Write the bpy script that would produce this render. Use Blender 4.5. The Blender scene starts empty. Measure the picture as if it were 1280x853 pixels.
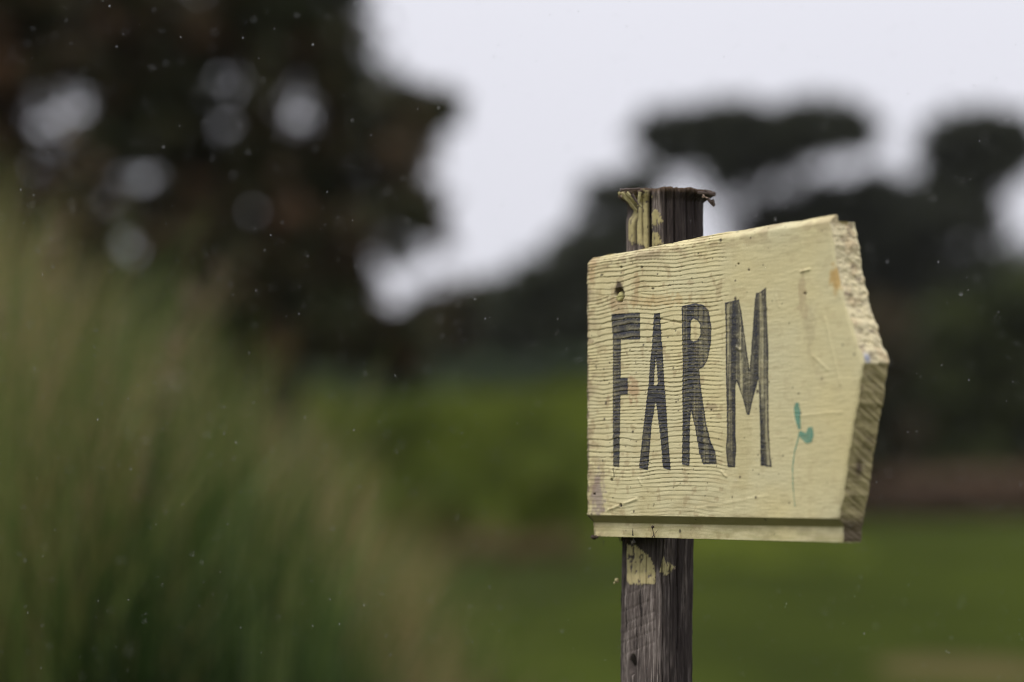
import bpy, math, random
import numpy as np
from mathutils import Vector

# ------------------------------------------------------------------ camera
sc = bpy.context.scene
F_PX, HOR, CAM_Z = 3556.0, 610.0, 1.10          # 100 mm lens on 36 mm, in pixels of a 1280 px wide frame
PITCH = math.atan((HOR - 426.5) / F_PX)
cam_data = bpy.data.cameras.new("camera")
cam = bpy.data.objects.new("camera", cam_data)
sc.collection.objects.link(cam)
cam.location = (0, 0, CAM_Z)
cam.rotation_euler = (math.radians(90) + PITCH, 0, 0)
cam_data.lens = 100
cam_data.sensor_width = 36
cam_data.clip_start = 0.05
cam_data.clip_end = 6000
cam_data.dof.use_dof = True
cam_data.dof.focus_distance = 2.455
cam_data.dof.aperture_fstop = 2.6
sc.camera = cam

# ------------------------------------------------------------------ light: overcast, rainy daylight
SUN_EL, SUN_AZ = math.radians(58), math.radians(238)     # azimuth clockwise from +Y: behind the camera, to the left
world = bpy.data.worlds.new("World")
sc.world = world
world.use_nodes = True
nt = world.node_tree
nt.nodes.clear()
def N(tree, kind, **kw):
    n = tree.nodes.new(kind)
    for k, v in kw.items():
        setattr(n, k, v)
    return n
sky = N(nt, 'ShaderNodeTexSky', sky_type='NISHITA', sun_disc=False, sun_elevation=SUN_EL, sun_rotation=SUN_AZ)
hsv = N(nt, 'ShaderNodeHueSaturation'); hsv.inputs['Saturation'].default_value = 0.25
nt.links.new(sky.outputs[0], hsv.inputs['Color'])
tc = N(nt, 'ShaderNodeTexCoord')
sep = N(nt, 'ShaderNodeSeparateXYZ'); nt.links.new(tc.outputs['Generated'], sep.inputs[0])
ramp = N(nt, 'ShaderNodeMapRange'); ramp.clamp = True
ramp.inputs['From Min'].default_value = 0.0; ramp.inputs['From Max'].default_value = 1.0
ramp.inputs['To Min'].default_value = 7.1; ramp.inputs['To Max'].default_value = 14.5
nt.links.new(sep.outputs['Z'], ramp.inputs['Value'])
noi = N(nt, 'ShaderNodeTexNoise'); noi.inputs['Scale'].default_value = 1.6; noi.inputs['Detail'].default_value = 3
nt.links.new(tc.outputs['Generated'], noi.inputs['Vector'])
nr = N(nt, 'ShaderNodeMapRange'); nr.inputs['To Min'].default_value = 0.9; nr.inputs['To Max'].default_value = 1.1
nt.links.new(noi.outputs['Fac'], nr.inputs['Value'])
mul = N(nt, 'ShaderNodeMath', operation='MULTIPLY')
nt.links.new(ramp.outputs[0], mul.inputs[0]); nt.links.new(nr.outputs[0], mul.inputs[1])
cc = N(nt, 'ShaderNodeVectorMath', operation='SCALE'); cc.inputs[0].default_value = (0.985, 0.985, 1.075)
nt.links.new(mul.outputs[0], cc.inputs['Scale'])
mixc = N(nt, 'ShaderNodeMix', data_type='RGBA'); mixc.inputs['Factor'].default_value = 0.93    # cloud cover
nt.links.new(hsv.outputs[0], mixc.inputs['A']); nt.links.new(cc.outputs[0], mixc.inputs['B'])
bg = N(nt, 'ShaderNodeBackground'); bg.inputs['Strength'].default_value = 0.10
nt.links.new(mixc.outputs['Result'], bg.inputs['Color'])
wo = N(nt, 'ShaderNodeOutputWorld'); nt.links.new(bg.outputs[0], wo.inputs[0])

sd = bpy.data.lights.new("sun", 'SUN'); sd.energy = 1.5; sd.angle = math.radians(20); sd.color = (1.0, 0.965, 0.9)
sun = bpy.data.objects.new("sun", sd); sc.collection.objects.link(sun)
sdir = Vector((math.sin(SUN_AZ) * math.cos(SUN_EL), math.cos(SUN_AZ) * math.cos(SUN_EL), math.sin(SUN_EL)))
sun.rotation_euler = sdir.to_track_quat('Z', 'Y').to_euler()
sun.location = (-3, -3, 6)

sc.view_settings.view_transform = 'Standard'
sc.view_settings.look = 'None'
sc.view_settings.exposure = 0.0
sc.view_settings.gamma = 1.0
sc.view_settings.use_curve_mapping = False
sc.render.engine = 'CYCLES'
sc.cycles.use_denoising = True
sc.cycles.pixel_filter_type = 'BLACKMAN_HARRIS'
sc.cycles.filter_width = 1.05
sc.cycles.max_bounces = 8
sc.cycles.transparent_max_bounces = 16
sc.cycles.sample_clamp_indirect = 4

# ------------------------------------------------------------------ helpers
rng = np.random.default_rng(7)
random.seed(7)

def ray(px, py):
    cp, sp = math.cos(PITCH), math.sin(PITCH)
    x, u, f = px - 640.0, 426.5 - py, F_PX
    return np.array([x, f * cp - u * sp, f * sp + u * cp])

def at(px, py, Y):
    """the point on the line of sight through that picture point, Y metres ahead of the camera"""
    d = ray(px, py)
    return np.array([0, 0, CAM_Z]) + d * (Y / d[1])

def _h(i, j, seed):
    n = (i.astype(np.int64) * 374761393 + j.astype(np.int64) * 668265263 + seed * 1442695041) & 0xffffffff
    n = ((n ^ (n >> 13)) * 1274126177) & 0xffffffff
    n = (n ^ (n >> 16)) & 0xffff
    return n / 65535.0

def noise(x, y, seed=0):
    x = np.asarray(x, float); y = np.asarray(y, float)
    x, y = np.broadcast_arrays(x, y)
    i, j = np.floor(x), np.floor(y)
    fx, fy = x - i, y - j
    fx = fx * fx * (3 - 2 * fx); fy = fy * fy * (3 - 2 * fy)
    a, b = _h(i, j, seed), _h(i + 1, j, seed)
    c, d = _h(i, j + 1, seed), _h(i + 1, j + 1, seed)
    return (a * (1 - fx) + b * fx) * (1 - fy) + (c * (1 - fx) + d * fx) * fy

def fbm(x, y, seed=0, o=4):
    s, a, t = 0, 1.0, 0
    for k in range(o):
        s = s + a * noise(np.asarray(x) * 2 ** k, np.asarray(y) * 2 ** k, seed + k * 17); t += a; a *= 0.5
    return s / t

def sstep(a, b, x):
    t = np.clip((x - a) / (b - a), 0, 1)
    return t * t * (3 - 2 * t)

def poly_sd(x, y, poly):
    """signed distance to a closed polygon, negative inside"""
    P = np.array(poly, float)
    Q = np.roll(P, -1, 0)
    d = np.full(np.shape(x), 1e9)
    inside = np.zeros(np.shape(x), bool)
    for (ax, ay), (bx, by) in zip(P, Q):
        ex, ey = bx - ax, by - ay
        t = np.clip(((x - ax) * ex + (y - ay) * ey) / (ex * ex + ey * ey + 1e-12), 0, 1)
        d = np.minimum(d, np.hypot(x - ax - t * ex, y - ay - t * ey))
        c = (ay > y) != (by > y)
        with np.errstate(divide='ignore', invalid='ignore'):
            xi = ax + (y - ay) * ex / (ey if abs(ey) > 1e-12 else 1e-12)
        inside ^= c & (x < xi)
    return np.where(inside, -d, d)

def mesh_np(name, verts, faces, mat=None, smooth=False):
    """faces: int array (n,3) or (n,4)"""
    me = bpy.data.meshes.new(name)
    verts = np.asarray(verts, np.float32); faces = np.asarray(faces, np.int32)
    n, k = faces.shape
    me.vertices.add(len(verts)); me.vertices.foreach_set('co', verts.ravel())
    me.loops.add(n * k); me.loops.foreach_set('vertex_index', faces.ravel())
    me.polygons.add(n); me.polygons.foreach_set('loop_start', np.arange(0, n * k, k, dtype=np.int32))
    me.polygons.foreach_set('use_smooth', np.full(n, smooth))
    me.update(calc_edges=True)
    if mat: me.materials.append(mat)
    return me

def obj(name, me, parent=None, **props):
    o = bpy.data.objects.new(name, me)
    sc.collection.objects.link(o)
    if parent is not None:
        o.parent = parent
    for k, v in props.items():
        o[k] = v
    return o

def thing(name, loc, label, cat, group=None):
    o = bpy.data.objects.new(name, None); sc.collection.objects.link(o)
    o.location = loc; o['label'] = label; o['category'] = cat
    if group: o['group'] = group
    return o

def fattr(me, name, arr):
    a = me.attributes.new(name, 'FLOAT', 'POINT'); a.data.foreach_set('value', np.asarray(arr, np.float32).ravel())

def cattr(me, name, arr):
    a = me.attributes.new(name, 'FLOAT_COLOR', 'POINT')
    arr = np.asarray(arr, np.float32)
    if arr.shape[1] == 3: arr = np.hstack([arr, np.ones((len(arr), 1), np.float32)])
    a.data.foreach_set('color', arr.ravel())

def grid_faces(nr_, nc, off=0, flip=False):
    i, j = np.meshgrid(np.arange(nr_ - 1), np.arange(nc - 1), indexing='ij')
    a = (i * nc + j).ravel() + off
    f = np.stack([a, a + 1, a + nc + 1, a + nc], 1)
    return f[:, ::-1] if flip else f

def lin(r, g, b):
    f = lambda c: (c / 12.92) if c <= 0.04045 else ((c + 0.055) / 1.055) ** 2.4
    return tuple(f(c / 255.0) for c in (r, g, b))

# ------------------------------------------------------------------ materials
def new_mat(name):
    m = bpy.data.materials.new(name); m.use_nodes = True
    t = m.node_tree; t.nodes.clear()
    out = N(t, 'ShaderNodeOutputMaterial'); p = N(t, 'ShaderNodeBsdfPrincipled')
    t.links.new(p.outputs[0], out.inputs[0])
    return m, t, p, out

def attr_mat(name, attr, rough, bump_scale=600, bump=0.2, spec=0.4, stretch=(1, 1, 1), dist=0.0004):
    """base colour read from a colour attribute, fine relief from noise"""
    m, t, p, out = new_mat(name)
    a = N(t, 'ShaderNodeAttribute', attribute_name=attr)
    tc = N(t, 'ShaderNodeTexCoord'); mp = N(t, 'ShaderNodeMapping'); mp.inputs['Scale'].default_value = stretch
    t.links.new(tc.outputs['Object'], mp.inputs[0])
    n1 = N(t, 'ShaderNodeTexNoise'); n1.inputs['Scale'].default_value = bump_scale; n1.inputs['Detail'].default_value = 5
    t.links.new(mp.outputs[0], n1.inputs['Vector'])
    r = N(t, 'ShaderNodeMapRange'); r.inputs['To Min'].default_value = 0.8; r.inputs['To Max'].default_value = 1.2
    t.links.new(n1.outputs['Fac'], r.inputs['Value'])
    s = N(t, 'ShaderNodeVectorMath', operation='SCALE')
    t.links.new(a.outputs['Color'], s.inputs[0]); t.links.new(r.outputs[0], s.inputs['Scale'])
    t.links.new(s.outputs[0], p.inputs['Base Color'])
    b = N(t, 'ShaderNodeBump'); b.inputs['Strength'].default_value = bump; b.inputs['Distance'].default_value = dist
    t.links.new(n1.outputs['Fac'], b.inputs['Height']); t.links.new(b.outputs[0], p.inputs['Normal'])
    p.inputs['Roughness'].default_value = rough
    p.inputs['Specular IOR Level'].default_value = spec
    return m

def leaf_mat(name, cols, rough=0.6, scale=1.0, trans=0.25):
    """foliage: colour per leaf from the 'tint' attribute run through a ramp of the plant's own colours"""
    m, t, p, out = new_mat(name)
    a = N(t, 'ShaderNodeAttribute', attribute_name='tint')
    cr = N(t, 'ShaderNodeValToRGB')
    el = cr.color_ramp.elements
    while len(el) < len(cols): el.new(0.5)
    for k, c in enumerate(cols):
        el[k].position = k / (len(cols) - 1); el[k].color = (*c, 1)
    t.links.new(a.outputs['Fac'], cr.inputs[0])
    t.links.new(cr.outputs[0], p.inputs['Base Color'])
    p.inputs['Roughness'].default_value = rough
    p.inputs['Specular IOR Level'].default_value = 0.3
    tr = N(t, 'ShaderNodeBsdfTranslucent'); t.links.new(cr.outputs[0], tr.inputs['Color'])
    mx = N(t, 'ShaderNodeMixShader'); mx.inputs[0].default_value = trans
    t.links.new(p.outputs[0], mx.inputs[1]); t.links.new(tr.outputs[0], mx.inputs[2])
    t.links.new(mx.outputs[0], out.inputs[0])
    return m

def bark_mat():
    m, t, p, out = new_mat('bark')
    tc = N(t, 'ShaderNodeTexCoord'); mp = N(t, 'ShaderNodeMapping'); mp.inputs['Scale'].default_value = (6, 6, 1.2)
    t.links.new(tc.outputs['Object'], mp.inputs[0])
    n1 = N(t, 'ShaderNodeTexNoise'); n1.inputs['Scale'].default_value = 2.5; n1.inputs['Detail'].default_value = 6
    t.links.new(mp.outputs[0], n1.inputs['Vector'])
    cr = N(t, 'ShaderNodeValToRGB')
    cr.color_ramp.elements[0].color = (0.016, 0.013, 0.011, 1); cr.color_ramp.elements[0].position = 0.3
    cr.color_ramp.elements[1].color = (0.055, 0.044, 0.038, 1); cr.color_ramp.elements[1].position = 0.75
    t.links.new(n1.outputs['Fac'], cr.inputs[0]); t.links.new(cr.outputs[0], p.inputs['Base Color'])
    b = N(t, 'ShaderNodeBump'); b.inputs['Strength'].default_value = 0.6; b.inputs['Distance'].default_value = 0.03
    t.links.new(n1.outputs['Fac'], b.inputs['Height']); t.links.new(b.outputs[0], p.inputs['Normal'])
    p.inputs['Roughness'].default_value = 0.9
    return m
BARK = bark_mat()

def lawn_mat():
    m, t, p, out = new_mat('lawn_grass')
    tc = N(t, 'ShaderNodeTexCoord')
    def nz(scale, det, st=(1, 1, 1)):
        mp = N(t, 'ShaderNodeMapping'); mp.inputs['Scale'].default_value = st
        t.links.new(tc.outputs['Object'], mp.inputs[0])
        n = N(t, 'ShaderNodeTexNoise'); n.inputs['Scale'].default_value = scale; n.inputs['Detail'].default_value = det
        t.links.new(mp.outputs[0], n.inputs['Vector']); return n
    big = nz(0.10, 4, (2.2, 1, 1)); fine = nz(9.0, 8); mid = nz(0.9, 4)
    cr = N(t, 'ShaderNodeValToRGB'); e = cr.color_ramp.elements
    e[0].position = 0.40; e[0].color = (0.030, 0.039, 0.0100, 1)
    e[1].position = 0.62; e[1].color = (0.053, 0.068, 0.0125, 1)
    mxn = N(t, 'ShaderNodeMath', operation='ADD')
    h1 = N(t, 'ShaderNodeMath', operation='MULTIPLY'); h1.inputs[1].default_value = 0.6
    h2 = N(t, 'ShaderNodeMath', operation='MULTIPLY'); h2.inputs[1].default_value = 0.4
    t.links.new(big.outputs['Fac'], h1.inputs[0]); t.links.new(mid.outputs['Fac'], h2.inputs[0])
    t.links.new(h1.outputs[0], mxn.inputs[0]); t.links.new(h2.outputs[0], mxn.inputs[1])
    t.links.new(mxn.outputs[0], cr.inputs[0])
    r = N(t, 'ShaderNodeMapRange'); r.inputs['To Min'].default_value = 0.6; r.inputs['To Max'].default_value = 1.4
    t.links.new(fine.outputs['Fac'], r.inputs['Value'])
    s = N(t, 'ShaderNodeVectorMath', operation='SCALE')
    t.links.new(cr.outputs[0], s.inputs[0]); t.links.new(r.outputs[0], s.inputs['Scale'])
    t.links.new(s.outputs[0], p.inputs['Base Color'])
    b = N(t, 'ShaderNodeBump'); b.inputs['Strength'].default_value = 0.8; b.inputs['Distance'].default_value = 0.05
    t.links.new(fine.outputs['Fac'], b.inputs['Height']); t.links.new(b.outputs[0], p.inputs['Normal'])
    p.inputs['Roughness'].default_value = 1.0; p.inputs['Specular IOR Level'].default_value = 0.0
    return m

# ------------------------------------------------------------------ ground
def ground():
    gx = np.concatenate([np.linspace(-900, -80, 12), np.linspace(-70, 70, 71), np.linspace(80, 900, 12)])
    gy = np.concatenate([np.linspace(-300, -20, 8), np.linspace(-15, 160, 120), np.linspace(200, 1500, 12)])
    X, Y = np.meshgrid(gx, gy)
    near = sstep(6, 20, Y) * (1 - sstep(140, 300, Y))
    Z = (fbm(X / 9, Y / 9, 3) - 0.5) * 0.10 * near
    me = mesh_np('ground', np.stack([X, Y, Z], -1).reshape(-1, 3), grid_faces(*X.shape), lawn_mat(), True)
    obj('ground', me, kind='structure')
    # worn earth patch on the lawn
    n = 64; a = np.linspace(0, 2 * math.pi, n, endpoint=False)
    c = at(1200, 828, 17.5)
    r = 1 + 0.35 * (fbm(np.cos(a) * 2 + 5, np.sin(a) * 2 + 5, 4) - 0.5)
    ring = np.stack([c[0] + np.cos(a) * 0.55 * r, c[1] + np.sin(a) * 1.2 * r, np.full(n, 0.0)], 1)
    V = [ [c[0], c[1], 0] ] + ring.tolist()
    V = np.array(V)
    V[:, 2] = (fbm(V[:, 0] / 9, V[:, 1] / 9, 3) - 0.5) * 0.10 * sstep(6, 20, V[:, 1]) + 0.006
    Fc = np.array([[0, 1 + k, 1 + (k + 1) % n] for k in range(n)])
    m, t, p, out = new_mat('bare_earth')
    nn = N(t, 'ShaderNodeTexNoise'); nn.inputs['Scale'].default_value = 6; nn.inputs['Detail'].default_value = 6
    cr = N(t, 'ShaderNodeValToRGB'); cr.color_ramp.elements[0].color = (0.060, 0.060, 0.018, 1); cr.color_ramp.elements[1].color = (0.120, 0.092, 0.045, 1)
    tcx = N(t, 'ShaderNodeTexCoord'); t.links.new(tcx.outputs['Object'], nn.inputs['Vector'])
    t.links.new(nn.outputs['Fac'], cr.inputs[0]); t.links.new(cr.outputs[0], p.inputs['Base Color']); p.inputs['Roughness'].default_value = 1.0; p.inputs['Specular IOR Level'].default_value = 0.0
    obj('bare_ground_patch', mesh_np('bare_ground_patch', V, Fc, m), kind='structure')
ground()

# ------------------------------------------------------------------ vegetation
def tube(path, radii, sides=8):
    path = np.asarray(path, float); n = len(path)
    V = []
    for k in range(n):
        d = path[min(k + 1, n - 1)] - path[max(k - 1, 0)]
        d = d / (np.linalg.norm(d) + 1e-9)
        a = np.cross(d, [0.3, 1, 0.2]); a /= np.linalg.norm(a); b = np.cross(d, a)
        for q in range(sides):
            th = 2 * math.pi * q / sides
            V.append(path[k] + (a * math.cos(th) + b * math.sin(th)) * radii[k])
    Fc = []
    for k in range(n - 1):
        for q in range(sides):
            q2 = (q + 1) % sides
            Fc.append([k * sides + q, k * sides + q2, (k + 1) * sides + q2, (k + 1) * sides + q])
    return np.array(V), np.array(Fc)

def join(parts):
    V, Fc, o = [], [], 0
    for v, f in parts:
        V.append(v); Fc.append(f + o); o += len(v)
    return np.vstack(V), np.vstack(Fc)

def leaves_mesh(name, C, size, mat, tint, aspect=2.0, flat=0.0):
    """one small bent leaf quad for each centre"""
    n = len(C)
    d = rng.normal(size=(n, 3)); d[:, 2] *= (1 - flat); d /= np.linalg.norm(d, axis=1)[:, None]
    e = rng.normal(size=(n, 3)); e -= (e * d).sum(1)[:, None] * d; e /= np.linalg.norm(e, axis=1)[:, None]
    s = (size * rng.uniform(0.6, 1.4, n))[:, None]
    L, W = d * s * 0.5 * aspect ** 0.5, e * s * 0.5 / aspect ** 0.5
    V = np.stack([C - L, C + W, C + L, C - W], 1).reshape(-1, 3)
    me = mesh_np(name, V, np.arange(4 * n).reshape(n, 4), mat)
    fattr(me, 'tint', np.repeat(tint, 4))
    return me

def sample_poly(poly, gaps, n, margin):
    margin = min(margin, 17)
    P = np.array(poly, float)
    lo, hi = P.min(0), P.max(0)
    out = np.zeros((0, 2))
    while len(out) < n:
        q = rng.uniform(lo, hi, (n * 3, 2))
        ok = poly_sd(q[:, 0], q[:, 1], poly) < -margin
        for (gx, gy, rx, ry) in gaps:
            ok &= ((q[:, 0] - gx) / (rx + margin * 0.9)) ** 2 + ((q[:, 1] - gy) / (ry + margin * 0.9)) ** 2 > 1
        out = np.vstack([out, q[ok]])
    return out[:n]

def plant(name, label, cat, group, Y, polys, mat, base_px, leaf=0.14, clump_px=26, depth=2.0,
          trunk_r=0.25, stems=1, gaps=(), limbs=14, tint_band=(0.0, 1.0), seed=0, lean=0.0, crown_name='crown', trunk_name='trunk'):
    """polys: list of (outline, clumps, leaves per clump) as seen at distance Y; clumps get their own depth"""
    global rng
    rng = np.random.default_rng(100 + seed)
    mpp = Y / F_PX
    base = at(base_px, HOR, Y); base[2] = 0
    root = thing(name, tuple(base), label, cat, group)
    allC, allT, cl = [], [], []
    for pk, (poly, nc, nl) in enumerate(polys):
        q = sample_poly(poly, gaps if pk == 0 else (), nc, clump_px * 0.7)
        yy = Y + rng.uniform(-depth, depth, nc)
        w = np.array([at(a, b, y_) for (a, b), y_ in zip(q, yy)])
        cl.append(w)
        rad = clump_px * mpp * rng.uniform(0.6, 1.15, nc)
        k = np.repeat(np.arange(nc), nl)
        off = rng.normal(size=(len(k), 3)); off /= np.linalg.norm(off, axis=1)[:, None]
        off *= (rng.uniform(0, 1, len(k)) ** 0.45)[:, None]
        off[:, 2] *= 0.75
        off[rng.uniform(0, 1, len(k)) < 0.10] *= 1.9                       # stray sprays round each clump
        C = w[k] + off * rad[k][:, None]
        ct = rng.uniform(tint_band[0], tint_band[1], nc) * 0.5 + 0.9 * (fbm(q[:, 0] / 90 + 7, q[:, 1] / 90, 500 + seed, 2) - 0.25)
        allC.append(C); allT.append(np.clip(ct[k] + rng.normal(0, 0.12, len(k)), 0, 1))
    C, T = np.vstack(allC), np.concatenate(allT)
    ok = C[:, 2] > 0.05
    C, T = C[ok], T[ok]
    crown = obj(crown_name, leaves_mesh(crown_name, C - base, leaf, mat, T), root)
    cl = np.vstack(cl) - base
    # stems and limbs
    parts = []
    if trunk_r > 0:
        top = cl[:, 2].max(); low = max(0.3, np.percentile(cl[:, 2], 15))
        for s_ in range(stems):
            a0 = 2 * math.pi * s_ / max(stems, 1)
            sx = math.cos(a0) * trunk_r * (1.4 if stems > 1 else 0); sy = math.sin(a0) * trunk_r * (1.4 if stems > 1 else 0)
            mine = cl[rng.permutation(len(cl))[:max(1, len(cl) // stems)]]
            cen = mine.mean(0)
            nk = 9; t = np.linspace(0, 1, nk)
            zt = top * 0.86
            px_ = sx + (cen[0] - sx) * t ** 1.4 + lean * t + rng.normal(0, trunk_r * 0.35, nk) * (t > 0)
            py_ = sy + (cen[1] - sy) * t
            path = np.stack([px_, py_, zt * t - 0.15 * (t == 0)], 1)
            rr = trunk_r / stems ** 0.5 * (1 - 0.8 * t) * np.where(t == 0, 1.35, 1)
            parts.append(tube(path, rr, 9))
            pick = mine[rng.permutation(len(mine))[:limbs]]
            for c in pick:
                ts = np.clip((c[2] / zt) - rng.uniform(0.15, 0.4), 0.15, 0.95)
                p0 = np.array([np.interp(ts, t, path[:, k]) for k in range(3)])
                r0 = np.interp(ts, t, rr) * 0.6
                mid = (p0 + c) / 2 + rng.normal(0, 1, 3) * np.linalg.norm(c - p0) * 0.07 + np.array([0, 0, -0.06 * np.linalg.norm(c - p0)])
                tt = np.linspace(0, 1, 6)[:, None]
                bz = (1 - tt) ** 2 * p0 + 2 * tt * (1 - tt) * mid + tt ** 2 * c
                parts.append(tube(bz, r0 * (1 - 0.8 * tt[:, 0]), 6))
        v, f = join(parts)
        obj(trunk_name, mesh_np(trunk_name, v, f, BARK, True), root)
    return root

DARK = leaf_mat('dark_evergreen_leaves', [(0.022, 0.028, 0.008), (0.042, 0.048, 0.014), (0.075, 0.050, 0.022), (0.15, 0.080, 0.035)])
PINE = leaf_mat('pine_needles', [(0.028, 0.032, 0.020), (0.050, 0.056, 0.030), (0.040, 0.046, 0.024)])
SHRUB = leaf_mat('dark_shrub_leaves', [(0.024, 0.036, 0.008), (0.065, 0.082, 0.014), (0.040, 0.048, 0.012)])
TEAL = leaf_mat('hedge_leaves', [(0.050, 0.072, 0.038), (0.095, 0.125, 0.060)])
LIME = leaf_mat('bright_leaves', [(0.080, 0.112, 0.013), (0.160, 0.205, 0.024), (0.160, 0.165, 0.036)], trans=0.45)
RUST = leaf_mat('dead_brown_foliage', [(0.13, 0.095, 0.040), (0.19, 0.14, 0.060), (0.11, 0.14, 0.03)])

# big dark tree on the left
big_gaps = [(60, 165, 24, 40), (268, 160, 19, 27), (372, 130, 17, 26), (498, 328, 27, 27), (200, 205, 14, 12), (165, 303, 16, 26),
            (118, 128, 9, 9), (140, 232, 8, 8), (325, 265, 8, 8), (292, 96, 8, 6), (36, 262, 12, 12)]
plant('evergreen_tree', 'huge dark broad-leaved tree rising out of the top of the picture behind the reeds', 'tree', None, 42,
      [([(-420, -420), (300, -480), (430, -250), (470, -60), (458, 60), (470, 85), (520, 92), (575, 108), (592, 132), (560, 175), (538, 200),
         (545, 240), (562, 262), (562, 310), (560, 400), (540, 470), (280, 480), (230, 450), (60, 450), (-420, 480)], 2500, 80),
       ([(-400, 0), (440, 0), (560, 130), (540, 330), (300, 420), (-400, 420)], 1900, 5)],
      DARK, 330, leaf=0.19, clump_px=24, depth=2.6, trunk_r=0.42, stems=2, gaps=[(a, b, c * 1.3, d * 1.3) for a, b, c, d in big_gaps], limbs=26, seed=1)

# umbrella pines far to the right
plant('umbrella_pine', 'tall pine with a wide flat crown seen just above the wooden post and board', 'tree', 'umbrella pines across the field', 116,
      [([(782, 180), (806, 142), (880, 124), (960, 126), (1040, 120), (1092, 130), (1110, 160), (1080, 192), (990, 206), (900, 216), (812, 214)], 300, 110),
       ([(830, 200), (1010, 190), (1000, 240), (900, 250)], 14, 60)],
      PINE, 935, leaf=0.36, clump_px=17, depth=3.0, trunk_r=0.40, stems=3, limbs=16, seed=2)
plant('umbrella_pine', 'small low pine crown left of the post top against the sky', 'tree', 'umbrella pines across the field', 112,
      [([(722, 245), (745, 215), (790, 208), (825, 212), (830, 250), (800, 270), (735, 272)], 45, 130),
       ([(690, 270), (800, 262), (830, 350), (690, 350)], 34, 70)],
      PINE, 770, leaf=0.34, clump_px=16, depth=2.5, trunk_r=0.3, stems=2, limbs=12, seed=3)
plant('umbrella_pine', 'broad many-stemmed pine behind the pointed end of the board', 'tree', 'umbrella pines across the field', 118,
      [([(925, 262), (965, 236), (1030, 218), (1110, 208), (1175, 210), (1215, 232), (1258, 262), (1262, 300), (1225, 300), (1150, 330), (1000, 350), (920, 320)], 230, 110),
       ([(1000, 320), (1150, 310), (1290, 290), (1300, 420), (1100, 440), (990, 420)], 800, 9)],
      PINE, 1120, leaf=0.35, clump_px=18, depth=3.5, trunk_r=0.40, stems=4, gaps=[(1205, 334, 13, 13)], limbs=14, seed=4)
plant('umbrella_pine', 'narrow pine with a round tufted crown at the far right of the skyline', 'tree', 'umbrella pines across the field', 120,
      [([(1145, 195), (1165, 150), (1225, 128), (1285, 138), (1312, 180), (1298, 216), (1240, 246), (1175, 246)], 190, 120),
       ([(1180, 225), (1245, 225), (1240, 280), (1190, 280)], 16, 100)],
      PINE, 1222, leaf=0.36, clump_px=16, depth=2.5, trunk_r=0.35, stems=1, limbs=16, seed=5)

# dark belt of trees and bushes across the middle distance
belt = [(560, 100, [(500, 395), (540, 360), (585, 350), (625, 345), (650, 380), (650, 600), (500, 600)], 130, 'round dark bush at the right foot of the huge tree'),
        (660, 96, [(590, 390), (625, 335), (680, 305), (740, 285), (780, 300), (790, 600), (590, 600)], 190, 'dark dome-shaped tree just left of the board'),
        (850, 98, [(730, 400), (790, 330), (900, 320), (980, 350), (1000, 600), (730, 600)], 190, 'dark tree mostly hidden behind the lettered board'),
        (1040, 94, [(960, 420), (1000, 380), (1100, 370), (1150, 400), (1150, 590), (960, 590)], 150, 'dark bush behind the pointed end of the board'),
        (430, 90, [(330, 400), (400, 370), (470, 372), (520, 400), (520, 600), (330, 600)], 140, 'dark bush under the huge tree behind the reed tips')]
for k, (bx, Y, poly, nc, lab) in enumerate(belt):
    plant('dark_tree' if k in (1, 2) else 'bush', lab, 'tree' if k in (1, 2) else 'bush', 'dark trees and bushes across the field', Y,
          [(poly, int(nc * 2.2), 90)], DARK if k != 1 else PINE, bx, leaf=0.36, clump_px=19, depth=3, trunk_r=0.25, stems=2, limbs=8, seed=20 + k, trunk_name='stem' if k not in (1, 2) else 'trunk')
plant('bush', 'tall rounded dark green bush at the right edge above the brown hedge', 'bush', None, 108,
      [([(1095, 500), (1105, 430), (1150, 385), (1225, 348), (1300, 305), (1420, 280), (1560, 330), (1600, 640), (1100, 640)], 850, 100)],
      SHRUB, 1300, leaf=0.36, clump_px=24, depth=2.2, trunk_r=0.2, stems=3, limbs=8, seed=31, trunk_name='stem')

# blue-green hedge bushes, y 440-500
for k, (x0, x1, yt, yb, lab) in enumerate([(355, 470, 448, 665, 'blue-green bush low beside the reeds, leftmost of the hedge row'),
                                           (450, 570, 440, 665, 'blue-green bush in the middle of the hedge row left of the board'),
                                           (550, 680, 446, 665, 'blue-green bush of the hedge row with a flat top below the dome-shaped tree'),
                                           (660, 800, 442, 665, 'blue-green bush of the hedge row partly behind the left edge of the board')]):
    xm = (x0 + x1) / 2
    plant('hedge_bush', lab, 'bush', 'blue-green hedge bushes behind the bright ones', 66 + k % 2,
          [([(x0, yb), (x0, yt + 30), (x0 + 22, yt + 4), (xm, yt - 4), (x1 - 22, yt + 4), (x1, yt + 30), (x1, yb)], 260, 90)],
          TEAL, xm, leaf=0.22, clump_px=17, depth=1.2, trunk_r=0.08, stems=3, limbs=5, seed=40 + k, trunk_name='stem')
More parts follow.
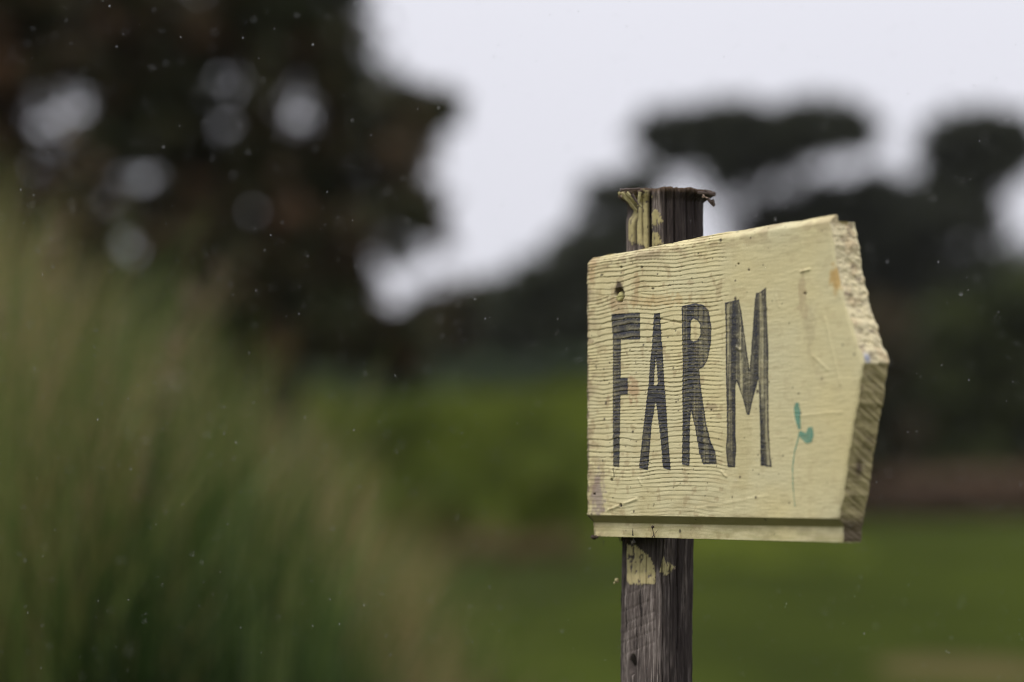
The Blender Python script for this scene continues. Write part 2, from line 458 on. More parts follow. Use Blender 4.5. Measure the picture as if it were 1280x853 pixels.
# bright green bank with bushes on its foot
def bank():
    X, Y = np.meshgrid(np.linspace(-9, 10, 150), np.linspace(39.0, 58, 90))
    w_ = 2.45 * sstep(39.8, 47.5, Y) * (1 - sstep(50, 58, Y))
    w_ = w_ * sstep(-8, -4.0, X) * (1 - sstep(2.2, 6.2, X))
    Z = w_ * (0.66 + 0.62 * fbm(X * 0.45, Y * 0.25, 88, 3)) + 0.16 * (fbm(X * 2.2, Y * 2.2, 89, 3) - 0.5) * sstep(0.1, 0.6, w_) - 0.06
    m, t, p, out = new_mat('bank_grass')
    tc = N(t, 'ShaderNodeTexCoord'); n1 = N(t, 'ShaderNodeTexNoise'); n1.inputs['Scale'].default_value = 0.9; n1.inputs['Detail'].default_value = 8
    n1.inputs['Roughness'].default_value = 0.65
    t.links.new(tc.outputs['Object'], n1.inputs['Vector'])
    cr = N(t, 'ShaderNodeValToRGB'); e = cr.color_ramp.elements
    e[0].position = 0.35; e[0].color = (0.022, 0.032, 0.008, 1); e[1].position = 0.62; e[1].color = (0.112, 0.138, 0.020, 1)
    t.links.new(n1.outputs['Fac'], cr.inputs[0]); t.links.new(cr.outputs[0], p.inputs['Base Color'])
    p.inputs['Roughness'].default_value = 1.0; p.inputs['Specular IOR Level'].default_value = 0.0
    obj('grassy_bank', mesh_np('grassy_bank', np.stack([X, Y, Z], -1).reshape(-1, 3), grid_faces(*X.shape), m, True), kind='structure')
    # long grass growing on it
    r = np.random.default_rng(90); n = 42000
    ii = r.integers(0, X.size, n)
    P = np.stack([X.ravel()[ii] + r.uniform(-.07, .07, n), Y.ravel()[ii] + r.uniform(-.1, .1, n), Z.ravel()[ii]], 1)
    k = w_.ravel()[ii] > 0.12; P = P[k]; n = len(P)
    hh = 0.10 + 0.42 * r.uniform(0, 1, n) * fbm(P[:, 0] * 1.1, P[:, 1] * 1.1, 91, 2); a = r.uniform(0, 6.28, n); b = r.uniform(0, 6.28, n); w2 = r.uniform(.008, .02, n)
    V = np.stack([P - np.stack([np.cos(a) * w2, np.sin(a) * w2, 0 * a + .03], 1), P + np.stack([np.cos(a) * w2, np.sin(a) * w2, 0 * a - .03], 1),
                  P + np.stack([np.cos(b) * hh * .4, np.sin(b) * hh * .4, hh], 1)], 1).reshape(-1, 3)
    me = mesh_np('long_bank_grass', V, np.arange(3 * n).reshape(n, 3), LIME)
    fattr(me, 'tint', np.repeat(np.clip(r.normal(0.5, 0.3, n), 0, 1), 3))
    obj('long_bank_grass', me, kind='stuff', label='long bright grass on the bank left of the board', category='grass')
bank()
for k, (x0, x1, yt, yb, Y, lab) in enumerate([(405, 480, 575, 716, 37, 'bright green bush beside the reeds at the foot of the grassy bank'),
                                              (505, 590, 590, 716, 38, 'middle bright green bush at the foot of the grassy bank'),
                                              (640, 735, 560, 716, 38.5, 'bright green bush nearest the lower left corner of the board')]):
    xm = (x0 + x1) / 2
    plant('bright_bush', lab, 'bush', 'bright green bushes left of the board', Y,
          [([(x0, yb), (x0, yt + 40), (x0 + 25, yt + 8), (xm, yt - 4), (x1 - 25, yt + 8), (x1, yt + 40), (x1, yb)], 90, 70)],
          LIME, xm, leaf=0.13, clump_px=20, depth=0.8, trunk_r=0.04, stems=3, limbs=6, seed=50 + k, trunk_name='stem')
# rusty dead clumps in front of them
for k, (x0, x1, yt, yb, Y, lab) in enumerate([(560, 680, 655, 718, 37, 'low rust-brown dead clump at the foot of the bright bushes'),
                                              (650, 735, 652, 718, 37.5, 'low rust-brown dead clump nearest the lower left corner of the board')]):
    xm = (x0 + x1) / 2
    plant('dead_clump', lab, 'plant', 'dead brown clumps below the bright bushes', Y,
          [([(x0, yb), (x0, yt + 20), (xm, yt), (x1, yt + 20), (x1, yb)], 34, 50)],
          RUST, xm, leaf=0.09, clump_px=16, depth=0.5, trunk_r=0.02, stems=2, limbs=5, seed=60 + k, trunk_name='stem', crown_name='foliage')
# brown hedge across the lawn at the right
plant('brown_hedge', 'long low brown hedge along the far edge of the lawn right of the board', 'hedge', None, 104,
      [([(1000, 592), (1080, 586), (1180, 590), (1300, 586), (1480, 590), (1480, 652), (1000, 652)], 900, 80)],
      leaf_mat('brown_hedge_leaves', [(0.14, 0.090, 0.056), (0.240, 0.160, 0.100), (0.17, 0.12, 0.07)]), 1180,
      leaf=0.24, clump_px=12, depth=1.2, trunk_r=0.1, stems=6, limbs=4, seed=70, trunk_name='stem', crown_name='foliage')

# far wood closing the view behind everything
def rough_grass():
    r = np.random.default_rng(33); n = 26000
    X = r.uniform(-7, 3.2, n); Y = r.uniform(20, 38.5, n)
    px = 640 + X / Y * F_PX
    k = (px < 780) & (fbm(X * 1.3, Y * 0.8, 34, 2) + 0.25 * sstep(760, 400, px) + 0.02 * (Y - 30) > 0.5)
    X, Y = X[k], Y[k]; n = len(X)
    H = (0.10 + 0.30 * r.uniform(0, 1, n) * fbm(X * 1.3, Y * 0.8, 34, 2)) * (1 + 0.05 * np.clip(Y - 30, 0, 8))
    a = r.uniform(0, 6.28, n); w = r.uniform(0.006, 0.014, n); b = r.uniform(0, 6.28, n); L = H * r.uniform(0.1, 0.6, n)
    V = np.stack([np.stack([X - np.cos(a) * w, Y - np.sin(a) * w, 0 * X - 0.03], 1), np.stack([X + np.cos(a) * w, Y + np.sin(a) * w, 0 * X - 0.03], 1),
                  np.stack([X + np.cos(b) * L, Y + np.sin(b) * L, H], 1)], 1).reshape(-1, 3)
    m = leaf_mat('rough_grass_blades', [(0.045, 0.070, 0.010), (0.085, 0.115, 0.018), (0.13, 0.12, 0.04)], trans=0.35)
    me = mesh_np('rough_grass', V, np.arange(3 * n).reshape(n, 3), m)
    fattr(me, 'tint', np.repeat(np.clip(r.normal(0.4, 0.25, n), 0, 1), 3))
    obj('rough_grass', me, kind='stuff', label='unmown tufts of grass between the reeds and the bright bushes', category='grass')
rough_grass()

def far_wood():
    global rng
    rng = np.random.default_rng(400)
    n = 90000
    X = rng.uniform(-75, 75, n); Y = 150 + rng.uniform(-6, 6, n)
    top = 8.0 + 3.0 * (fbm(X / 12, 0 * X + 4, 401, 3) - 0.5) * 2 - 0.9 * sstep(10, 40, X)
    Z = top * rng.uniform(0, 1, n) ** 0.8
    me = leaves_mesh('far_wood', np.stack([X, Y, Z], 1), 0.75, DARK, np.clip(fbm(X / 4, Z / 3, 402) + rng.normal(0, .1, n), 0, 1))
    obj('far_wood', me, kind='stuff', label='dark far-off wood closing the view behind the field', category='wood')
far_wood()

# tall reeds and grasses, close, on the left
def reeds():
    r = np.random.default_rng(5)
    n = 38000
    X = r.uniform(-4.6, 0.55, n); Y = r.uniform(5.2, 9.6, n)
    px = 640 + X / Y * F_PX
    cl = fbm(X * 1.6 + 20, Y * 1.6, 9, 3)
    tall = np.interp(px, [-1500, -100, 0, 120, 230, 330, 430, 520, 600, 680], [2.02, 2.0, 1.93, 1.74, 1.60, 1.48, 1.25, 1.00, 0.75, 0.45])
    keep = (px < 668) & (r.uniform(0, 1, n) < np.interp(px, [-2500, 350, 560, 668], [1, 1, 0.6, 0.1])) & (cl > 0.30)
    X, Y, tall, cl = X[keep], Y[keep], tall[keep], cl[keep]; n = len(X)
    H = tall * (0.62 + 0.38 * r.uniform(0, 1, n) ** 0.7) * (0.80 + 0.62 * (cl - 0.30))
    az = 14 * fbm(X * 2.5, Y * 2.5, 61, 2) + r.normal(0, 0.6, n); bend = np.abs(r.normal(0.13, 0.13, n)) * H
    w = r.uniform(0.0025, 0.0065, n) * np.where(r.uniform(0, 1, n) < 0.06, 2.0, 1)
    seg = 6; t = np.linspace(0, 1, seg)
    cx = X[:, None] + np.cos(az)[:, None] * bend[:, None] * t ** 2.2
    cy = Y[:, None] + np.sin(az)[:, None] * bend[:, None] * t ** 2.2
    cz = H[:, None] * (t - 0.10 * t ** 3 * (bend / H)[:, None] * 3)
    wa = r.uniform(0, math.pi, n)
    wx = (np.cos(wa) * w)[:, None] * (1 - t ** 1.8 * 0.92); wy = (np.sin(wa) * w)[:, None] * (1 - t ** 1.8 * 0.92)
    A = np.stack([cx - wx, cy - wy, cz], -1); B = np.stack([cx + wx, cy + wy, cz], -1)
    V = np.stack([A, B], 2).reshape(-1, 3)          # n, seg, 2
    base = (np.arange(n) * seg * 2)[:, None]
    k = np.arange(seg - 1)[None, :] * 2
    a = (base + k).ravel()
    Fc = np.stack([a, a + 1, a + 3, a + 2], 1)
    tint = np.clip(0.29 + 1.3 * (fbm(X * 7, Y * 3 + 40, 21, 2) - 0.5) + 1.0 * (noise(X * 2.1, Y * 1.2, 22) - 0.5) + r.normal(0, 0.22, n), 0, 1)
    mat = leaf_mat('reed_blades', [lin(34, 52, 20), lin(74, 94, 38), lin(112, 126, 66), lin(136, 124, 76), lin(172, 144, 106)], trans=0.3)
    mat.node_tree.nodes['Principled BSDF'].inputs['Roughness'].default_value = 0.5
    me = mesh_np('tall_reeds', V, Fc, mat)
    tips = (tint[:, None] + (0.32 * t ** 3 - 0.06)[None]).clip(0, 1)
    fattr(me, 'tint', np.repeat(tips.ravel(), 2))
    obj('tall_reeds', me, kind='stuff', label='tall reeds and long grass filling the left side', category='reeds')
    # seed heads: loose brown plumes on the taller stems
    m = 150
    idx = r.permutation(np.nonzero(px[keep] < 330)[0])[:m]
    C = []
    for i in idx:
        q = 46
        tt = r.uniform(0.80, 1.02, q)
        C.append(np.stack([X[i] + np.cos(az[i]) * bend[i] * tt ** 2.2 + r.normal(0, 0.010, q),
                           Y[i] + np.sin(az[i]) * bend[i] * tt ** 2.2 + r.normal(0, 0.010, q), H[i] * tt + r.normal(0, 0.01, q)], 1))
    C = np.vstack(C)
    global rng
    rng = np.random.default_rng(77)
    mat2 = leaf_mat('seed_plumes', [(0.13, 0.085, 0.045), (0.20, 0.145, 0.08), (0.19, 0.165, 0.10)])
    obj('reed_plumes', leaves_mesh('reed_plumes', C, 0.018, mat2, r.uniform(0, 1, len(C)), aspect=3),
        kind='stuff', label='loose brown seed plumes on the tall reeds', category='seed heads')
reeds()

# ------------------------------------------------------------------ the sign
TH = math.radians(57)
U = np.array([math.cos(TH), -math.sin(TH), 0.0])       # along the board, towards its point
NF = np.array([-math.sin(TH), -math.cos(TH), 0.0])     # out of the lettered face
P0 = at(735, 644, 2.56)
THICK = 0.0265
base = np.array([0.130, 2.549, 0.0])
sign = thing('farm_sign', tuple(base), 'weathered cream arrow board lettered FARM, nailed to a rough wooden post', 'sign')

def st(px, py):
    """where a line of sight meets the board's face, in metres along and up the board"""
    d = ray(px, py); o = np.array([0, 0, CAM_Z])
    k = np.dot(P0 - o, NF) / np.dot(d, NF)
    q = o + d * k - P0
    return float(np.dot(q, U)), float(q[2])

TL, TM, TR, TIP, BR = st(733, 323), st(880, 294), st(1037, 268), st(1079, 454), st(1048, 648)
LIPB = -0.0190
def top_t(s):
    return np.interp(s, [TL[0], TM[0], TR[0], TR[0] + 0.2], [TL[1], TM[1], TR[1], TR[1] + 0.2 * (TR[1] - TM[1]) / (TR[0] - TM[0])]) \
        + 0.0012 * (fbm(np.asarray(s) * 40, 3.3, 5) - 0.5) * 2
TTOP = TR[1]
def right_s(b_t):
    """board length at height t"""
    return np.interp(b_t, [LIPB, BR[1], TIP[1], st(1072, 430)[1], st(1061, 397)[1], st(1048, 349)[1], TTOP + 0.003],
                     [BR[0] - 0.004, BR[0], TIP[0], st(1072, 430)[0], st(1061, 397)[0], st(1048, 349)[0], TR[0] - 0.002])

# ridges left by the saw and the weather, in metres proud of the face
S_RIDGE = st(905, 450)[0]
def relief(s, t):
    warp = 0.0065 * (fbm(s * 7 + 3, t * 9 + 1, 11, 2) - 0.5) * 2 + 0.0014 * (noise(s * 38, t * 46, 12) - 0.5) * 2 + 0.0003 * (noise(s * 130, t * 240, 112) - 0.5) * 2
    warp = warp + s * 0.012 * sstep(0.05, 0.25, t)
    # ridges swing round the knot near the top left
    ks, kt = KNOT
    warp = warp + 0.004 * np.exp(-((s - ks) / 0.030) ** 2 - ((t - kt) / 0.020) ** 2) * np.sign(t - kt)
    phase = (t + warp) / 0.0036 + 0.9 * np.sin(t * 55) + 0.5 * np.sin(t * 131 + 1)
    line = np.floor(phase)
    p = phase - line
    h = sstep(0, 0.22, p) * (1 - 0.62 * p)
    amp = 0.00125 * (0.42 + 0.75 * noise(line * 0.73 + 5, s * 22, 13))
    cut = S_RIDGE + 0.012 * (noise(line * 0.61, 2.5, 14) - 0.5) * 2
    right = 1 - sstep(-0.004, 0.006, s - cut)
    strength = 0.17 * (0.2 + noise(s * 9, t * 60, 15)) + 0.90 * right
    strength = strength * (0.35 + 0.65 * sstep(0.020, 0.042, t + 0.02 * (noise(s * 14, 1.0, 16) - 0.5)))
    strength = strength * (0.55 + 0.45 * (1 - sstep(0.14, 0.26, s)))
    h = (h - 0.7) * amp * strength
    h = h + 0.00016 * (fbm(s * 110, t * 700, 17, 3) - 0.5) * 2 + 0.0005 * (fbm(s * 9, t * 12, 18, 2) - 0.5)
    # scratches and scabs of paint
    for (a, b, c, d, wd, hh) in SCARS:
        ex, ey = c - a, d - b
        k = np.clip(((s - a) * ex + (t - b) * ey) / (ex * ex + ey * ey), 0, 1)
        dd = np.hypot(s - a - k * ex, (t - b - k * ey))
        h = h + hh * np.exp(-(dd / wd) ** 2)
    # knot: a pit with a chip left in it
    dk = np.hypot((s - ks) / 0.0075, (t - kt) / 0.0075)
    h = h - 0.0042 * (1 - sstep(0.6, 1.05, dk + 0.5 * (noise(s * 300, t * 300, 19) - 0.5)))
    h = h + 0.0034 * (1 - sstep(0.35, 0.62, np.hypot((s - ks + 0.0012) / 0.0075, (t - kt + 0.0012) / 0.0085)))
    for (a, b, r) in PITS:
        dk = np.hypot((s - a) / 1.4, t - b) / r
        h = h - 0.0022 * (1 - sstep(0.5, 1.1, dk))
    return h

KNOT = st(774, 369)
def sc_(x0, y0, x1, y1, wd, hh):
    a, b = st(x0, y0), st(x1, y1); return (*a, *b, wd, hh)
SCARS = [sc_(1031, 398, 1050, 480, 0.0012, 0.0007), sc_(1016, 445, 1034, 462, 0.0011, 0.0005), sc_(760, 638, 796, 624, 0.0013, 0.0009),
         sc_(1001, 340, 1012, 337, 0.0009, 0.0012), sc_(902, 590, 908, 596, 0.0010, 0.0009), sc_(798, 598, 802, 606, 0.0008, 0.0008),
         sc_(764, 586, 766, 597, 0.0007, 0.0012), sc_(766, 597, 770, 586, 0.0007, 0.0009), sc_(921, 434, 926, 438, 0.0011, 0.0012),
         sc_(970, 370, 974, 384, 0.0008, 0.0005), sc_(905, 250, 905, 590, 0.0007, 0.0003), sc_(820, 398, 852, 404, 0.0007, -0.0009),
         sc_(1000, 520, 1052, 515, 0.0012, 0.0003), sc_(850, 640, 960, 620, 0.0014, 0.00025)]
PITS = [(*st(776, 632), 0.0017), (*st(764, 600), 0.0013), (*st(923, 330), 0.0009), (*st(936, 338), 0.0008), (*st(802, 334), 0.0010),
        (*st(776, 334), 0.0011), (*st(743, 618), 0.0012), (*st(889, 513), 0.0009), (*st(1006, 367), 0.0012), (*st(753, 344), 0.0008),
        (*st(815, 361), 0.0009), (*st(812, 579), 0.0007), (*st(755, 476), 0.0007)]

def face_profile(s, t):
    """large form of the front: eased top edge, then the rebated lip along the bottom"""
    d = top_t(s) - t
    top = -0.0056 * (1 - sstep(-0.0010, 0.0066, d)) ** 1.1
    ledge = -0.0068 * np.clip(-t / 0.0066, 0, 1)
    ledge = ledge - 0.0008 * np.exp(-((t - 0.0002) / 0.0010) ** 2) * 0
    left = -0.0016 * (1 - sstep(0, 0.0030, s + 0.003 - 0.0016 * (fbm(t * 160, 1.5, 23) - 0.3))) ** 1.5
    rt = -0.0012 * (1 - sstep(0, 0.0035, right_s(t) - s)) ** 1.5
    return top + ledge + left + rt

def blob(s, t, px, py, rx, ry, seed=0, rag=0.5):
    """a ragged stain centred where that picture point falls on the board"""
    a, b = st(px, py)
    sx = abs(st(px + rx, py)[0] - a); sy = abs(st(px, py + ry)[1] - b)
    d = np.hypot((s - a) / sx, (t - b) / sy)
    return 1 - sstep(0.5, 1.15, d + rag * 2 * (fbm(s * 240, t * 240, seed + 30, 3) - 0.5))

def board_colour(s, t, h):
    base_c = np.array([0.645, 0.568, 0.315])
    v = 1 + 0.16 * (fbm(s * 14, t * 18, 41) - 0.5) + 0.12 * (fbm(s * 60, t * 260, 42) - 0.5)
    col = base_c * v[..., None]
    warm = fbm(s * 11 + 9, t * 15, 43)[..., None]
    col = col * (1 + (warm - 0.5) * np.array([0.10, 0.0, -0.28]))
    def mix(mask, c, k=1.0):
        nonlocal col
        m = np.clip(mask * k, 0, 1)[..., None]
        col = col * (1 - m) + np.array(c) * m
    mix((1 - sstep(0.0, 0.03, s + 0.03 * (fbm(s * 40, t * 50, 49) - 0.5))) * sstep(0.42, 0.68, fbm(s * 90, t * 160, 50)), (0.30, 0.21, 0.12), 0.60)
    mix((1 - sstep(0.0, 0.035, t)) * sstep(0.45, 0.70, fbm(s * 60, t * 120, 151)), (0.40, 0.33, 0.17), 0.45)
    mix((1 - sstep(0.0, 0.03, top_t(s) - t)) * sstep(0.45, 0.70, fbm(s * 70, t * 140, 152)), (0.34, 0.25, 0.14), 0.50)
    mix(sstep(0.55, 0.75, fbm(s * 22, t * 8, 153)), (0.50, 0.42, 0.20), 0.30)
    mix(sstep(0.62, 0.72, fbm(s * 130, t * 130, 154)) * (0.3 + 0.7 * (s < 0.2)), (0.34, 0.24, 0.12), 0.45)
    # paint worn thin on the saw-smoothed right half, ochre wood shows at the edges
    mix(sstep(0.55, 0.8, fbm(s * 40, t * 200, 44)) * (1 - sstep(0.2, 0.3, s)), (0.50, 0.40, 0.20), 0.35)
    mix(blob(s, t, 1045, 348, 9, 22, 1), (0.50, 0.30, 0.08), 0.8)
    mix(blob(s, t, 1003, 372, 6, 34, 2, 0.8), (0.36, 0.25, 0.14), 0.42)
    mix(blob(s, t, 1012, 410, 8, 30, 3, 0.8), (0.40, 0.33, 0.19), 0.35)
    mix(blob(s, t, 748, 622, 9, 34, 4, 0.7), (0.27, 0.20, 0.20), 0.70)
    mix(blob(s, t, 742, 600, 6, 16, 14, 0.7), (0.30, 0.20, 0.13), 0.45)
    mix(blob(s, t, 790, 488, 10, 16, 5, 0.9), (0.38, 0.20, 0.10), 0.55)
    mix(blob(s, t, 760, 502, 2.5, 9, 6), (0.30, 0.18, 0.10), 0.5)
    mix(blob(s, t, 795, 362, 5, 24, 7, 0.8), (0.35, 0.22, 0.10), 0.6)
    mix(blob(s, t, 822, 376, 34, 9, 8, 0.9), (0.50, 0.33, 0.13), 0.45)
    mix(blob(s, t, 739, 333, 6, 22, 9, 0.8), (0.48, 0.33, 0.16), 0.6)
    mix(blob(s, t, 800, 320, 36, 7, 10, 1.0), (0.25, 0.17, 0.10), 0.5)
    mix(blob(s, t, 774, 384, 12, 13, 11, 0.9), (0.34, 0.20, 0.10), 0.5)
    mix(blob(s, t, 770, 540, 3, 26, 12, 0.8), (0.40, 0.30, 0.16), 0.3)
    mix(blob(s, t, 888, 508, 8, 5, 13, 0.9), (0.20, 0.12, 0.08), 0.5)
    # thin grime and lichen on the lip and ledge
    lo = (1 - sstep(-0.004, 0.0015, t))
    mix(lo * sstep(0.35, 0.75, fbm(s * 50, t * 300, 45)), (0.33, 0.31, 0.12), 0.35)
    mix((1 - sstep(-0.0055, -0.004, t)) * 0 + sstep(0.0002, -0.0006, t) * sstep(-0.0076, -0.0066, t), (0.235, 0.205, 0.075), 0.85)  # darkens the down-facing ledge: its shade put into the colour
    mix((1 - sstep(0, 0.0035, s)) * sstep(0.4, 0.6, fbm(s * 300, t * 260, 46)), (0.10, 0.07, 0.05), 0.8)
    # grime settled in the grooves
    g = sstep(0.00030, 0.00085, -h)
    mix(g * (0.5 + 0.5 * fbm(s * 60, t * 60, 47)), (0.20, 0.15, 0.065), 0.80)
    # flecks of dirt
    rr = np.random.default_rng(3)
    m = np.zeros(np.shape(s))
    for k in range(210):
        if k < 130: a, b = rr.uniform(0, 0.27), TL[1] * rr.uniform(-0.06, 1.08) 
        else: a, b = rr.uniform(0.0, TIP[0]), rr.uniform(0.0, 0.27)
        r = 0.00055 * rr.uniform(0.5, 1.6) * (1.5 if rr.uniform() < 0.12 else 1)
        m = np.maximum(m, 1 - sstep(0.5, 1.3, np.hypot((s - a) / 1.5, (t - b) * rr.uniform(0.6, 1)) / r))
    mix(m, (0.05, 0.035, 0.025), 0.9)
    dk = np.hypot((s - KNOT[0]) / 0.0095, (t - KNOT[1] - 0.003) / 0.0105)
    pit = 1 - sstep(0.6, 1.0, dk + 0.8 * (fbm(s * 300, t * 300, 48) - 0.5))
    mix(pit, (0.055, 0.036, 0.022), 0.92)
    mix(1 - sstep(0.7, 1.0, np.hypot((s - KNOT[0] + 0.0015) / 0.0048, (t - KNOT[1] + 0.001) / 0.0052)), (0.46, 0.42, 0.17), 1)
    for (a, b, r) in PITS:
        mix(1 - sstep(0.6, 1.2, np.hypot((s - a) / 1.4, t - b) / r), (0.03, 0.022, 0.018), 0.95)
    return np.clip(col, 0.01, 0.9)

def P3(s, t, w):
    """board coordinates to the sign's own space; w = depth behind the lettered face"""
    s, t, w = np.broadcast_arrays(s, t, w)
    return (P0 - base) + s[..., None] * U + t[..., None] * np.array([0, 0, 1.0]) - w[..., None] * NF

def build_board():
    n_a = 330
    a = np.linspace(0, 1, n_a)
    tt = np.concatenate([np.linspace(LIPB, -0.0072, 22), np.linspace(-0.0069, 0.0010, 26), np.arange(0.0015, TTOP - 0.004, 0.00058),
                         np.linspace(TTOP - 0.0038, TTOP, 14)])
    b = (tt - LIPB) / (TTOP - LIPB)
    A, B = np.meshgrid(a, b)
    tn = LIPB + B * (TTOP - LIPB)
    s = -0.003 + A * (right_s(tn) + 0.003)
    T = top_t(s)
    # keep the lower part in place, ease the upper part to the sloping top edge
    k = sstep(0.15, 1.0, (tn - 0.0) / TTOP) if False else np.clip(tn / TTOP, 0, 1)
    t = np.where(tn > 0, tn * (T / TTOP), tn)
    ragged = 0.0016 * (fbm(t * 170, 2.0, 51) - 0.5) * 2
    rag_r = 0.0018 * (fbm(t * 110, 7.0, 52) - 0.5) * 2
    s = s + ragged * (1 - A) ** 40 + rag_r * A ** 60
    h = relief(s, t) * np.where(t < 0.0, 0.6, 1)
    s = s - 1.1 * h * (1 - A) ** 60 * 1.0
    prof = face_profile(s, t)
    w = -(h + prof)
    front = P3(s, t, w)
    col = board_colour(s, t, h)
    V = [front.reshape(-1, 3)]; Cc = [col.reshape(-1, 3)]
    Fc = [grid_faces(*A.shape)]
    off = A.size
    # edges: bottom, right (two faces of the arrow), top, left
    nr_, nc = A.shape
    idx = np.arange(A.size).reshape(nr_, nc)
    loop = np.concatenate([idx[0, :], idx[1:, -1], idx[-1, -2::-1], idx[-2:0:-1, 0]])
    kind = np.concatenate([np.full(nc, 0), np.full(nr_ - 1, 1), np.full(nc - 1, 2), np.full(nr_ - 2, 3)])
    ls, lt, lw = s.ravel()[loop], t.ravel()[loop], w.ravel()[loop]
    nw = 26; q = np.linspace(0, 1, nw)
    L = len(loop)
    S = np.repeat(ls[None], nw, 0); Tt = np.repeat(lt[None], nw, 0)
    W = lw[None] + (THICK - lw[None]) * q[:, None]
    per = np.cumsum(np.hypot(np.diff(ls, append=ls[0]), np.diff(lt, append=lt[0])))[None]
    inb = np.minimum(q[:, None] * 8, 1) 
    # outward direction in the board's plane
    upper = (kind == 1) & (lt > TIP[1])
    lower = (kind == 1) & (lt <= TIP[1])
    ox = np.where(kind == 1, 0.95, np.where(kind == 3, -1, 0))[None]
    oy = np.where(upper, 0.25, np.where(lower, -0.15, np.where(kind == 0, -1, np.where(kind == 2, 1, 0))))[None]
    lump = (fbm(per * 230, W * 230, 61, 4) - 0.5) * 2 + 0.5 * (fbm(per * 60, W * 60, 161, 2) - 0.5)
    sawn = noise(per * 430 + W * 260, W * 60, 62) * 0.7 + 0.3 * noise(per * 900 + W * 500, W * 90, 162)
    saw = (sawn - 0.5) * 2
    amp = np.where(upper, 0.0017, np.where(lower, 0.0006, 0.0009))[None] * inb
    disp = lump * amp + saw * np.where(lower, 0.0009, np.where(upper, 0.0004, 0.0002))[None] * inb
    S = S + ox * disp; Tt = Tt + oy * disp
    # rebate along the back of the top edge
    lim = top_t(S) - np.where(W > 0.0085, 0.0052, 0.0) + 0.0008 * (fbm(S * 80, W * 80, 63) - 0.5)
    Tt = np.where(Tt > 0.15, np.minimum(Tt, np.where(W > 0.0085, lim, 9)), Tt)
    EV = P3(S, Tt, W)
    cb = np.array([0.645, 0.568, 0.315])
    ec = cb * (0.96 + 0.3 * (fbm(per * 90, W * 200, 64) - 0.5))[..., None]
    def mixe(m, c):
        nonlocal ec
        m = np.clip(m, 0, 1)[..., None]; ec = ec * (1 - m) + np.array(c) * m
    up = np.repeat(upper[None], nw, 0); lw_ = np.repeat(lower[None], nw, 0)
    mixe(up * 0.55, (0.72, 0.62, 0.40))                                             # rough upward end, its sky light painted in as paler cream
    mixe(up * sstep(0.50, 0.68, fbm(per * 110 + 4, W * 150, 65)) * 0.5, (0.44, 0.31, 0.17))
    mixe(up * sstep(0.68, 0.74, fbm(per * 150 + 9, W * 150, 66)) * 0.6, (0.16, 0.11, 0.08))
    mixe(lw_ * 0.75, (0.37, 0.30, 0.135))                                           # sawn lower end, olive and darker
    mixe(lw_ * sstep(0.35, 0.75, 1 - sawn) * 0.42 + lw_ * sstep(0.5, 0.7, fbm(per * 90, W * 120, 67)) * 0.35, (0.15, 0.115, 0.055))
    mixe(lw_ * np.exp(-((Tt - 0.040) / 0.008) ** 2 - ((W - 0.013) / 0.004) ** 2) * 0.9, (0.055, 0.03, 0.022))
    mixe(lw_ * (1 - sstep(-0.006, 0.006, Tt)) * 0.8, (0.07, 0.045, 0.032))
    mixe(up * np.exp(-((Tt - TIP[1] - 0.004) / 0.004) ** 2 - ((W - 0.005) / 0.003) ** 2) * 0.9, (0.25, 0.30, 0.48))
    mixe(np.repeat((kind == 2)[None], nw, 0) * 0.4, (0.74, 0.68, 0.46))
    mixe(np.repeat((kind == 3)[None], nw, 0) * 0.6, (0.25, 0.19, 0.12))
    V.append(EV.reshape(-1, 3)); Cc.append(ec.reshape(-1, 3))
    i, j = np.meshgrid(np.arange(nw - 1), np.arange(L), indexing='ij')
    j2 = (j + 1) % L
    Fc.append(np.stack([(i * L + j), (i + 1) * L + j, (i + 1) * L + j2, i * L + j2], -1).reshape(-1, 4) + off)
    off2 = off + nw * L
    # back
    lastring = EV[-1]
    cen = lastring.mean(0)
    V.append(cen[None]); Cc.append(np.array([[0.3, 0.24, 0.15]]))
    lr = off + (nw - 1) * L
    # quads for the back fan: pair of border points with the centre
    bj = np.arange(0, L - 1, 2)
    Fc.append(np.stack([lr + bj, np.full(len(bj), off2), lr + (bj + 2) % L, lr + (bj + 1) % L], 1))
    Vv, Ff, Ca = np.vstack(V), np.vstack(Fc), np.vstack(Cc)
    me = mesh_np('board', Vv, Ff, attr_mat('cream_paint_on_wood', 'col', 0.6, 900, 0.22, spec=0.3, dist=0.0003), True)
    sm_ = np.ones(len(Ff), bool); sm_[len(Fc[0]):] = False; me.polygons.foreach_set('use_smooth', sm_)
    cattr(me, 'col', Ca)
    return obj('board', me, sign, label='cream-painted rough-sawn board cut to a point at its right end')
board = build_board()

